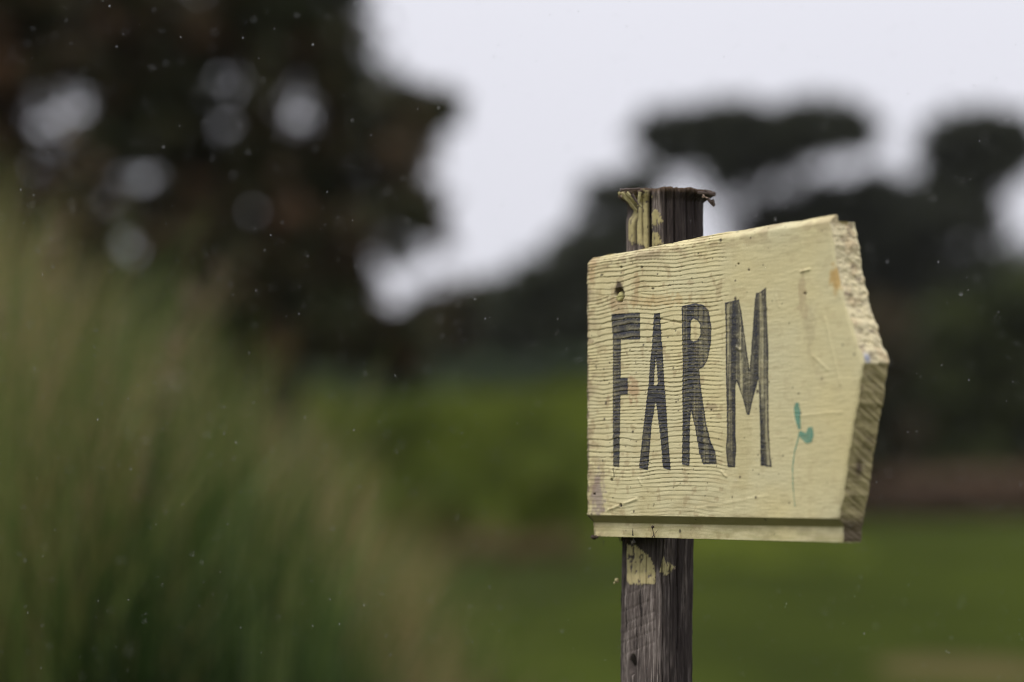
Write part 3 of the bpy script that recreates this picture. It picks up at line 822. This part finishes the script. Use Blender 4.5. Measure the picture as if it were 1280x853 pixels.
# lettering: thin dark brush paint lying on the ridges
LETTERS = {
 'F': ([(764.3,392.9),(799.8,391.1),(799.8,424.3),(776,425.1),(776,472.6),(784.6,472.6),(784.9,493.4),(775.6,494),(774.2,584),(766.6,583.4),(766.2,508),(766.4,425),(764.6,403)], []),
 'A': ([(817.4,391.7),(824.8,391.4),(827.1,426.9),(828.3,438.6),(830.3,480),(831.3,488.4),(834.4,536.3),(838.3,587.6),(828.8,585.5),(825.9,550.3),(820.3,505.3),(819.2,503.2),(814.7,529.2),(809.8,588.3),(798.9,584.8),(802.7,547.5),(808.4,498.3),(811,478.5),(812.7,452.7),(815,432.8)],
       [[(819.6,446),(821.4,462),(822.2,482),(817.2,482),(818.3,462)]]),
 'R': ([(852,382.7),(868.1,379.1),(879.4,381.3),(885.7,388.3),(889.2,409.4),(888.5,429.1),(884.3,450.2),(879.4,458.6),(873.8,462.2),(875.2,476.9),(877.3,492.7),(882.2,526.4),(887.8,550.3),(894.2,564.4),(896,580.2),(878.7,580.6),(873.8,564.4),(868.8,533.5),(863.9,513.8),(862.5,526.4),(861.8,582.7),(852.4,580.6),(853.4,522.2),(852.7,488.4),(853.4,454.4),(852.7,419.2)],
       [[(863.2,402),(866.5,398.6),(871.7,400.2),(875.2,406.6),(875.5,417.8),(871.7,425.6),(866.7,427),(863.2,424.9)]]),
 'M': ([(906.1,378.4),(923.7,374.5),(927.2,393.9),(931.4,424.9),(937.1,462.9),(939.2,437.5),(941.3,406.6),(943.4,378.4),(945.3,366.4),(950,365),(957.5,359.4),(958,378.1),(959.9,425),(960.7,440.3),(960.3,468.5),(960.7,508.1),(961,536.3),(963.1,570),(965.2,584.1),(951.1,582),(950.4,536.3),(949,494.1),(948.3,474.1),(944.1,488.4),(938.5,511),(937.1,519.1),(933.6,518.7),(930.7,505.3),(924.4,485.6),(920.9,476.9),(919.5,482.5),(919.5,494.1),(919.5,546.1),(920.5,558.8),(918.8,584.1),(909.6,584.1),(907.5,561.6),(908.9,543.3),(908.2,494),(907.5,468.5),(907.2,412.2)], []),
}
def paint_mat(name, colour, colour2, rough=0.4):
    m, t, p, out = new_mat(name)
    a = N(t, 'ShaderNodeAttribute', attribute_name='cover')
    tc = N(t, 'ShaderNodeTexCoord'); n1 = N(t, 'ShaderNodeTexNoise'); n1.inputs['Scale'].default_value = 250; n1.inputs['Detail'].default_value = 4
    t.links.new(tc.outputs['Object'], n1.inputs['Vector'])
    mx = N(t, 'ShaderNodeMix', data_type='RGBA'); mx.inputs['A'].default_value = (*colour, 1); mx.inputs['B'].default_value = (*colour2, 1)
    t.links.new(n1.outputs['Fac'], mx.inputs['Factor']); t.links.new(mx.outputs['Result'], p.inputs['Base Color'])
    p.inputs['Roughness'].default_value = rough
    tr = N(t, 'ShaderNodeBsdfTransparent'); ms = N(t, 'ShaderNodeMixShader')
    t.links.new(a.outputs['Fac'], ms.inputs[0]); t.links.new(tr.outputs[0], ms.inputs[1]); t.links.new(p.outputs[0], ms.inputs[2])
    t.links.new(ms.outputs[0], out.inputs[0])
    return m
INK = paint_mat('brushed_black_paint', (0.010, 0.010, 0.016), (0.024, 0.025, 0.036))

def film(name, outline, holes, mat, cover_fn, lift=0.00022, label=None, sdw=0.0005):
    pl = [st(*p) for p in outline]; hs = [[st(*p) for p in h] for h in holes]
    A = np.array(pl); s0, t0 = A.min(0) - 0.002; s1, t1 = A.max(0) + 0.002
    s, t = np.meshgrid(np.arange(s0, s1, 0.00050), np.arange(t0, t1, 0.00036))
    d = poly_sd(s, t, pl)
    for h in hs: d = np.maximum(d, -poly_sd(s, t, h))
    d = d + 0.0009 * (fbm(s * 300, t * 500, 71, 3) - 0.5)
    hgt = relief(s, t)
    cov = (1 - sstep(-sdw, sdw * 0.6, d)) * cover_fn(s, t, d, hgt)
    Pp = P3(s, t, -(hgt + face_profile(s, t)) - lift)
    Fc = grid_faces(*s.shape)
    keep = (d.ravel()[Fc] < sdw * 0.7).any(1)
    Fc = Fc[keep]
    used, inv = np.unique(Fc, return_inverse=True)
    me = mesh_np(name, Pp.reshape(-1, 3)[used], inv.reshape(Fc.shape), mat, True)
    fattr(me, 'cover', cov.ravel()[used])
    o = obj(name, me, board)
    if label: o['label'] = label
    return o

def ink_cover(streak):
    def f(s, t, d, h):
        inner = sstep(0.0002, 0.0018, -d + 0.0008 * (noise(s * 300, t * 30, 85) - 0.5))
        # brush hairs run down the stroke; a drier middle shows the cream
        hair = noise(s * 1100 + 1.5 * noise(t * 20, 2.0, 80), t * 26, 81) * 0.6 + noise(s * 420, t * 12, 82) * 0.4
        c = 0.93 - streak * inner * (0.25 + 0.55 * sstep(0.42, 0.68, hair)) * sstep(0.25, 0.6, noise(s * 130, t * 14, 86))
        # on the ridged half the proud crests take less ink and the grooves stay full
        crest = sstep(-0.00045, 0.00005, h)
        c = c - (1 - streak * 0.7) * 0.52 * crest * inner * (0.25 + 0.75 * noise(s * 90, t * 330, 84))
        c = c - 0.22 * sstep(0.6, 0.8, fbm(s * 500, t * 800, 83, 2))
        rim = np.exp(-((d + 0.0009) / 0.0007) ** 2)
        return np.clip(c + 0.05 * rim, 0.12, 0.97)
    return f
for ch, streak in (('F', 0.12), ('A', 0.22), ('R', 0.42), ('M', 0.70)):
    film('letter', *LETTERS[ch], INK, ink_cover(streak), label='hand-brushed black letter ' + ch)

# small green sprig painted at the right
GREEN = paint_mat('green_paint', (0.10, 0.31, 0.21), (0.16, 0.40, 0.30), 0.5)
def g(lst): return [(970 + x / 5.33, 490 + y / 5.33) for x, y in lst]
sprig_leaf = g([(132,70),(155,72),(163,130),(167,250),(148,252),(128,180),(118,110)])
sprig_leaf2 = g([(163,255),(200,272),(212,236),(245,232),(253,290),(238,338),(208,348),(180,322),(158,300)])
mid = g([(160,262),(150,310),(125,400),(112,500),(116,640),(128,765)])
stem_poly = [(x - 0.7 * w_, y) for (x, y), w_ in zip(mid, (1.6, 1.5, 1, 1, .8, .5))] + [(x + 0.7 * w_, y) for (x, y), w_ in reversed(list(zip(mid, (1.6, 1.5, 1, 1, .8, .5))))]
cg = lambda s, t, d, h: np.clip(0.80 - 0.3 * fbm(s * 300, t * 200, 91), 0, 1)
film('painted_leaf', sprig_leaf, [], GREEN, cg, label='upright green painted leaf')
film('painted_leaf', sprig_leaf2, [], GREEN, cg, label='green painted leaf bent to the right')
film('painted_stem', stem_poly, [], GREEN, lambda s, t, d, h: 0.62 + 0 * s, lift=0.0003, label='thin green painted stem')

# ------------------------------------------------------------------ the post
def px_at(px, Y): return (px - 640) / F_PX * Y
def build_post():
    sec = np.array([(0.0995, 2.563), (0.1262, 2.522), (0.1345, 2.519), (0.1628, 2.542), (0.158, 2.577), (0.129, 2.598), (0.109, 2.590)])
    # smooth closed section
    n = 420
    P = np.vstack([sec, sec[:1]]); d = np.r_[0, np.cumsum(np.hypot(*np.diff(P, axis=0).T))]
    u = np.linspace(0, d[-1], n, endpoint=False)
    X = np.interp(u, d, P[:, 0]); Y = np.interp(u, d, P[:, 1])
    k = np.hanning(15); k /= k.sum()
    pad = 20
    Xr = np.convolve(np.r_[X[-pad:], X, X[:pad]], k, 'same')[pad:-pad]; Yr = np.convolve(np.r_[Y[-pad:], Y, Y[:pad]], k, 'same')[pad:-pad]
    cx, cy = 0.1305, 2.553
    ang = np.arctan2(Yr - cy, Xr - cx)
    rad = np.hypot(Xr - cx, Yr - cy)
    ztop = at(835, 238, 2.53)[2]; zlow = at(835, 853, 2.53)[2] - 0.04
    z = np.concatenate([np.linspace(-0.25, zlow, 40)[:-1], np.arange(zlow, ztop - 0.02, 0.0013), np.linspace(ztop - 0.02, ztop, 26)])
    Z, Uu = np.meshgrid(z, u, indexing='ij')
    Rr = np.repeat(rad[None], len(z), 0); An = np.repeat(ang[None], len(z), 0)
    # the upper part is thicker and rounder; the head is mushroomed by hammering
    up = sstep(1.10, 1.30, Z)
    round_r = 0.0352
    Rr = Rr * (1 - 0.55 * up) + round_r * (0.55 * up)
    Rr = Rr * (1 + 0.035 * up)
    head = sstep(ztop - 0.0105, ztop - 0.001, Z)
    ragh = fbm(An * 4 + 9, Z * 30, 101)
    Rr = Rr + head * (0.0016 + 0.0055 * sstep(0.3, 0.7, ragh) + 0.0032 * np.abs(np.cos(An)) + 0.0034 * (noise(An * 40, Z * 200, 118) - 0.5))
    # fibres and checks
    Rr = Rr + 0.0010 * (fbm(Uu * 1000, Z * 70, 102, 3) - 0.5) * 2 + 0.0005 * (fbm(Uu * 200, Z * 6, 103, 2) - 0.5) * 2
    crack = np.zeros_like(Rr)
    lat = cx + Rr * np.cos(An); dep = cy + Rr * np.sin(An)
    ppx = 640 + lat / dep * F_PX + 11.0 * sstep(0.95, 1.32, Z)                # where it shows from the front
    fr = (dep < cy + 0.012)
    wob = 1.2 * (noise(Z * 40, 3.0, 104) - 0.5)
    for (c, wpx, dpt, z0, z1) in ((797, 1.3, 0.009, 1.29, 9), (815, 1.5, 0.010, 1.27, 9), (806, 0.8, 0.0025, 1.30, 9), (846, 0.9, 0.003, 1.25, 9), (862, 0.8, 0.0025, 1.2, 9),
                             (836, 0.7, 0.002, 1.3, 9), (872, 0.7, 0.002, 1.25, 9), (785, 0.5, 0.001, 0, 1.1), (793, 0.5, 0.0010, 0, 1.1), (803, 0.5, 0.0010, 0, 1.1),
                             (811, 0.5, 0.001, 0, 1.1), (840, 0.6, 0.0015, 0, 1.1), (849, 0.6, 0.0018, 0, 1.1), (858, 0.5, 0.0012, 0, 1.1), (830.5, 0.9, 0.002, 0, 1.1)):
        crack += fr * dpt * np.exp(-((ppx - c + wob * 1.5) / wpx) ** 2) * sstep(z0, z0 + 0.03, Z) * (1 - sstep(z1 - 0.02, z1, Z))
    Rr = Rr - crack
    # bite out of the head at the upper left: splayed wood over a hollow
    bite = fr * np.exp(-((ppx - 791) / 7) ** 2) * np.exp(-((Z - (ztop - 0.014 - (ppx - 783) * 0.0005)) / 0.005) ** 2)
    Rr = Rr - 0.006 * bite
    # knot hole low on the lit side
    hz = at(793, 832, 2.54)[2]
    hole = fr * (1 - sstep(0.6, 1.1, np.hypot((ppx - 793.5 - (Z - hz) * 60) / 4.4, (Z - hz) / 0.0090)))
    Rr = Rr - 0.015 * hole
    # saw scars slanting across the lit side
    for zz in (at(800, 758, 2.54)[2], at(800, 774, 2.54)[2], at(800, 785, 2.54)[2], at(800, 797, 2.54)[2], at(800, 812, 2.54)[2], at(800, 738, 2.54)[2]):
        dd = Z - (zz + (ppx - 798) * 0.00033)
        Rr = Rr - fr * 0.0007 * np.exp(-(dd / 0.0007) ** 2) * (ppx < 822)
    lat = cx + Rr * np.cos(An) - 0.0022 + 0.0088 * sstep(0.95, 1.32, Z); dep = cy + 0.0015 + Rr * np.sin(An)
    lean = 0.0
    Zr = Z + head * 0.0030 * (fbm(An * 6, 1.0, 105) - 0.5)
    Zr = Zr + head * (0.0022 * (dep - cy) / 0.03 * -0.4)
    V = np.stack([lat - base[0], dep - base[1], Zr - base[2]], -1)
    ppx = 640 + lat / dep * F_PX
    ppy = HOR - (Zr - CAM_Z) / dep * F_PX
    # colour: grey weathered timber, splashes of cream paint
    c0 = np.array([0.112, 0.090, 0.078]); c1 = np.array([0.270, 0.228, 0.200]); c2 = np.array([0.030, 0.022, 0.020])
    f1 = fbm(Uu * 800, Z * 45, 106)[..., None]; f2 = fbm(Uu * 90, Z * 7, 107)[..., None]
    col = c0 + (c1 - c0) * sstep(0.45, 0.75, f1)
    col = col * (0.45 + 1.1 * fbm(Uu * 1500, Z * 160, 115, 3))[..., None]
    col = col + (c2 - col) * sstep(0.48, 0.70, f2) * 0.6
    chk = sstep(0.66, 0.74, fbm(Uu * 900, Z * 28, 116, 2)) * (0.3 + 0.7 * sstep(0.4, 0.6, noise(Z * 60, Uu * 80, 117)))
    col = col + (np.array([0.012, 0.009, 0.008]) - col) * chk[..., None] * 0.85
    shade_stain = sstep(826, 834, ppx + 3 * (fbm(Z * 40, Uu * 3, 108) - 0.5) * 2)[..., None] * sstep(0.10, 0.48, fbm(Uu * 200, Z * 14, 109))[..., None]
    col = col + (c2 * 0.9 - col) * shade_stain * 0.85                                # right side's shade put into the colour, patchy with dark mould stain
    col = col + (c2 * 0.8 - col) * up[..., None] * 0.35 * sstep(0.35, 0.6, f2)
    col = col + (np.array([0.012, 0.009, 0.008]) - col) * np.clip(crack / 0.004, 0, 1)[..., None] * 0.9
    col = col + (np.array([0.006, 0.005, 0.005]) - col) * np.clip(hole, 0, 1)[..., None]
    board_shade = (ppx < 830) * sstep(700, 684, ppy + (ppx - 776) * -0.45 + 8 * (fbm(ppx / 6, ppy / 5, 123) - 0.5)) * (Z < 1.15)  # shade under the board, painted into the post colour
    col = col + (np.array([0.020, 0.015, 0.012]) - col) * (board_shade * 0.75)[..., None]
    rag = (fbm(ppx / 5, ppy / 4, 110, 3) - 0.5) + 0.5 * (noise(ppx / 0.8, ppy / 1.6, 119) - 0.5)
    rimc = sstep(ztop - 0.0045, ztop - 0.001, Z)[..., None]
    col = col + (np.array([0.17, 0.115, 0.08]) * (0.6 + 0.8 * fbm(Uu * 600, Z * 300, 122))[..., None] - col) * rimc * 0.8
    paint = np.zeros_like(Z)
    # upper splash: left facets down to the board, with bare feet of grey
    pu = (ppx < 815.5 + 4 * rag) & (ppy < 299 + (ppx - 783) * 0.45 + 12 * rag) & (ppy > 246 - (ppx > 803) * 8 + 12 * rag)
    pu |= (ppx >= 816) & (np.hypot((ppx - 817) / 11, (ppy - 271) / 10) + 0.9 * rag < 1)
    pu |= (ppx >= 816) & (np.hypot((ppx - 819) / 9, (ppy - 300) / 9) + 0.9 * rag < 1)
    pu |= (ppx < 806) & (np.abs((ppy - 243) - (ppx - 780) * 0.9) < 5 + 8 * rag)
    # lower splash
    ed = np.interp(ppx, [776, 795, 803, 812, 818, 822], [680, 682, 688, 696, 708, 730])
    pl = (ppx < 818 + 2.5 * rag) & (ppy > ed + 5 * rag) & (ppy < 729.5 + 4 * rag)
    pl |= (np.abs(ppx - 829) < (ppy - 694) * 0.25) & (ppy < 716) & (ppy > 694)
    pl |= (ppx > 829) & (np.hypot((ppx - 831) / 12, (ppy - 711) / 7) + 1.2 * rag < 0.85)
    paint = ((pu & (Z > 1.2)) | (pl & (Z < 1.2))) & (dep < cy + 0.004)
    flake = sstep(0.24, 0.36, fbm(ppx / 3, ppy / 6, 111, 3))
    pm = paint * flake * (1 - np.clip(crack / 0.003, 0, 1))
    pc = np.array([0.50, 0.43, 0.21]) * (0.85 + 0.4 * (fbm(ppx / 4, ppy / 3, 112) - 0.5))[..., None]
    pc = pc + (np.array([0.60, 0.50, 0.26]) - pc) * (sstep(714, 722, ppy) * 0.8)[..., None]
    col = col + (pc - col) * pm[..., None]
    V[..., 0] += np.cos(An) * 0.0005 * pm; V[..., 1] += np.sin(An) * 0.0005 * pm
    Vv = V.reshape(-1, 3); Ff = grid_faces(len(z), n)
    # close the seam and the top
    i = np.arange(len(z) - 1)
    Ff = np.vstack([Ff, np.stack([i * n + n - 1, i * n, (i + 1) * n, (i + 1) * n + n - 1], 1)])
    C = col.reshape(-1, 3)
    ringi = (len(z) - 1) * n + np.arange(n)
    top = Vv[ringi]; cen = top.mean(0)
    rings = [ringi]
    for q, sc_k in enumerate((0.93, 0.8, 0.6, 0.35, 0.05)):
        nv = cen + (top - cen) * sc_k
        nv[:, 2] = cen[2] + 0.0012 * (fbm(nv[:, 0] * 500, nv[:, 1] * 500, 120) - 0.5) * 2 - 0.0005
        rings.append(len(Vv) + np.arange(n)); Vv = np.vstack([Vv, nv])
        rr = fbm(nv[:, 0] * 300, nv[:, 1] * 300, 121)[:, None]
        C = np.vstack([C, np.array([0.12, 0.085, 0.06]) * (0.6 + rr)])
    for r0, r1 in zip(rings[:-1], rings[1:]):
        Ff = np.vstack([Ff, np.stack([r0, np.roll(r0, -1), np.roll(r1, -1), r1], 1)])
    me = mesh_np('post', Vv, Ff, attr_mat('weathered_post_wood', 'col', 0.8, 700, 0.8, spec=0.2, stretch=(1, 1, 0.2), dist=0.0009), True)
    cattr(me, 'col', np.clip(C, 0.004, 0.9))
    return obj('post', me, sign, label='rough grey round post, head splintered, splashed with cream paint')
post = build_post()

# splinters on the post head, threads and crumbs hanging at the board's lower edge
def splinter(px0, py0, px1, py1, Y, w, mat, parent, name='splinter', bend=0.0, Y1=None, w1=0.25):
    a, b = at(px0, py0, Y), at(px1, py1, Y if Y1 is None else Y1)
    n = 7; t = np.linspace(0, 1, n)[:, None]
    path = a + (b - a) * t
    path[:, 2] += (bend * np.sin(t * math.pi))[:, 0]
    r = w * (1 - (1 - w1) * t[:, 0]) * (1 + 0.25 * np.random.default_rng(int(px0 * 7 + py0)).normal(size=n))
    v, f = tube(path - base, np.abs(r), 6)
    caps = [[(n - 1) * 6 + k for k in (0, 1, 2, 3)], [(n - 1) * 6 + k for k in (3, 4, 5, 0)], [3, 2, 1, 0], [0, 5, 4, 3]]
    me = mesh_np(name, v, np.vstack([f, np.array(caps)]), mat, False)
    return obj(name, me, parent)
def flat_mat(name, c0, c1, scale=400, rough=0.85):
    m, t, p, out = new_mat(name)
    tc = N(t, 'ShaderNodeTexCoord'); n1 = N(t, 'ShaderNodeTexNoise'); n1.inputs['Scale'].default_value = scale; n1.inputs['Detail'].default_value = 5
    t.links.new(tc.outputs['Object'], n1.inputs['Vector'])
    mx = N(t, 'ShaderNodeMix', data_type='RGBA'); mx.inputs['A'].default_value = (*c0, 1); mx.inputs['B'].default_value = (*c1, 1)
    t.links.new(n1.outputs['Fac'], mx.inputs['Factor']); t.links.new(mx.outputs['Result'], p.inputs['Base Color'])
    p.inputs['Roughness'].default_value = rough
    return m
SPL = flat_mat('dark_splinter_wood', (0.03, 0.02, 0.016), (0.14, 0.10, 0.08))
SPLP = flat_mat('painted_splinter_wood', (0.20, 0.17, 0.07), (0.50, 0.44, 0.22))
PALE = flat_mat('pale_split_wood', (0.25, 0.17, 0.12), (0.5, 0.38, 0.30))
HAIR = flat_mat('dark_thread', (0.015, 0.012, 0.01), (0.05, 0.04, 0.03))
CRUMB = flat_mat('dirt_crumb', (0.02, 0.014, 0.01), (0.09, 0.06, 0.04))
for args in ((778, 242, 796, 263, 2.512, 0.0017, SPLP), (783, 241, 802, 259, 2.509, 0.0016, SPLP), (790, 243, 798, 256, 2.506, 0.0014, SPL),
             (800, 240, 797, 258, 2.508, 0.0015, SPLP), (776, 246, 786, 241, 2.522, 0.0009, PALE), (878, 245, 887, 249, 2.520, 0.0011, PALE),
             (884, 248, 893, 258, 2.519, 0.0016, SPL), (872, 241, 894, 242, 2.520, 0.0016, SPL), (880, 238, 894, 245, 2.520, 0.0014, SPL),
             (890, 250, 893, 256, 2.517, 0.0016, SPL), (775, 238, 800, 236, 2.512, 0.0014, SPL)):
    splinter(*args, post, w1=0.55)
for (x0, y0, x1, y1, Y, w, bd, par) in ((748, 671, 755, 683, 2.545, 0.00028, 0.004, board), (755, 676, 754, 684, 2.545, 0.00025, 0.0, board),
                                        (773, 670, 777, 682, 2.535, 0.00045, 0.0, board), (781, 300, 777, 309, 2.54, 0.0002, 0.0, post),
                                        (740, 307, 733, 312, 2.545, 0.0002, 0.0, board),
                                        (815, 672, 823, 662, 2.48, 0.0003, 0.0, board), (818, 672, 815, 658, 2.483, 0.0005, 0.0, board),
                                        (791, 670, 791, 660, 2.505, 0.0007, 0.0, board), (768, 597, 765, 588, 2.513, 0.0003, 0.003, board)):
    splinter(x0, y0, x1, y1, Y, w, HAIR, par, 'thread', bend=bd)
def crumb(px, py, Y, r, parent, mat, seed):
    rr = np.random.default_rng(seed); V, Fc = [], []
    m, k = 8, 6
    for i in range(k):
        for j in range(m):
            ph = math.pi * (i + 0.5) / k; th = 2 * math.pi * j / m
            V.append(np.array([math.sin(ph) * math.cos(th), math.sin(ph) * math.sin(th), math.cos(ph)]) * r * rr.uniform(0.6, 1.3))
    for i in range(k - 1):
        for j in range(m): Fc.append([i * m + j, i * m + (j + 1) % m, (i + 1) * m + (j + 1) % m, (i + 1) * m + j])
    V = np.array(V) + (at(px, py, Y) - base)
    return obj('crumb', mesh_np('crumb', V, np.array(Fc), mat, True), parent)
for k, (x, y, Y, r, mt, par) in enumerate(((742, 672, 2.552, 0.0022, CRUMB, board), (746, 671.5, 2.550, 0.0015, CRUMB, board), (771, 726, 2.556, 0.0022, SPLP, post),
                                           (768, 729, 2.556, 0.0011, SPLP, post), (778, 674, 2.556, 0.002, CRUMB, post), (784, 676, 2.550, 0.0025, CRUMB, post),
                                           (792, 678, 2.543, 0.0022, CRUMB, post), (843, 711, 2.522, 0.0009, PALE, post), (884, 668, 2.2, 0.0001, CRUMB, board),
                                           (816, 659, 2.478, 0.0013, CRUMB, board))):
    if r > 0.0005: crumb(x, y, Y, r, par, mt, 300 + k)

# ------------------------------------------------------------------ falling rain, seen as small bright drops
def rain():
    r = np.random.default_rng(12)
    n = 5600
    Y = 1.95 + 5.5 * r.uniform(0, 1, n) ** 1.8
    px = r.uniform(-150, 1430, n); py = r.uniform(-150, 1000, n)
    X = (px - 640) / F_PX * Y; Z = CAM_Z + (HOR - py) / F_PX * Y
    # leave clear the place the board and post fill
    C = np.stack([X, Y, Z], 1)
    dB = (C - P0) @ NF; sB = (C - P0) @ U; tB = C[:, 2] - P0[2]
    hit = (sB > -0.02) & (sB < 0.5) & (tB > -0.05) & (tB < 0.35) & (dB < 0.01) & (dB > -0.04)
    hit |= np.hypot(X - 0.13, Y - 2.55) < 0.05
    C = C[~hit]; n = len(C)
    rad = 0.00015 + 0.00024 * r.uniform(0, 1, n) ** 2; ln = rad * r.uniform(1.2, 2.6, n)
    k, m = 4, 6
    base_v = [(0, 0, 1)] + [(math.sin(math.pi * i / k) * math.cos(2 * math.pi * j / m), math.sin(math.pi * i / k) * math.sin(2 * math.pi * j / m), math.cos(math.pi * i / k))
                            for i in range(1, k) for j in range(m)] + [(0, 0, -1)]
    bv = np.array(base_v)
    f = []
    for j in range(m):
        f.append((0, 1 + j, 1 + (j + 1) % m))
        f.append((len(bv) - 1, 1 + (k - 2) * m + (j + 1) % m, 1 + (k - 2) * m + j))
        for i in range(k - 2):
            a, b = 1 + i * m + j, 1 + i * m + (j + 1) % m
            f += [(a, a + m, b + m), (a, b + m, b)]
    f = np.array(f)
    sc3 = np.stack([rad, rad, ln], 1)
    V = (bv[None] * sc3[:, None]) 
    V[..., 0] += V[..., 2] * 0.12
    V = V + C[:, None]
    Fc = (f[None] + (np.arange(n) * len(bv))[:, None, None]).reshape(-1, 3)
    m_, t, p, out = new_mat('rain_water')
    p.inputs['Base Color'].default_value = (1, 1, 1, 1); p.inputs['Transmission Weight'].default_value = 0.9
    p.inputs['IOR'].default_value = 1.33; p.inputs['Roughness'].default_value = 0.05
    obj('rain', mesh_np('rain', V.reshape(-1, 3), Fc, m_, True), kind='stuff', label='fine raindrops falling all around the sign', category='rain')
rain()

# ------------------------------------------------------------------ thin rainy haze over the whole field
def haze():
    x0, x1, y0, y1, z0, z1 = -905.0, 905.0, -305.0, 1505.0, -1.0, 16.5
    V = np.array([(x, y, z) for z in (z0, z1) for y in (y0, y1) for x in (x0, x1)])
    Fc = np.array([(0, 2, 3, 1), (4, 5, 7, 6), (0, 1, 5, 4), (2, 6, 7, 3), (0, 4, 6, 2), (1, 3, 7, 5)])
    m = bpy.data.materials.new('haze'); m.use_nodes = True; t = m.node_tree; t.nodes.clear()
    out = N(t, 'ShaderNodeOutputMaterial'); v = N(t, 'ShaderNodeVolumePrincipled')
    v.inputs['Color'].default_value = (0.93, 0.93, 0.97, 1); v.inputs['Density'].default_value = 0.00010; v.inputs['Anisotropy'].default_value = 0.0
    t.links.new(v.outputs[0], out.inputs['Volume'])
    obj('haze', mesh_np('haze', V, Fc, m), kind='stuff')
haze()
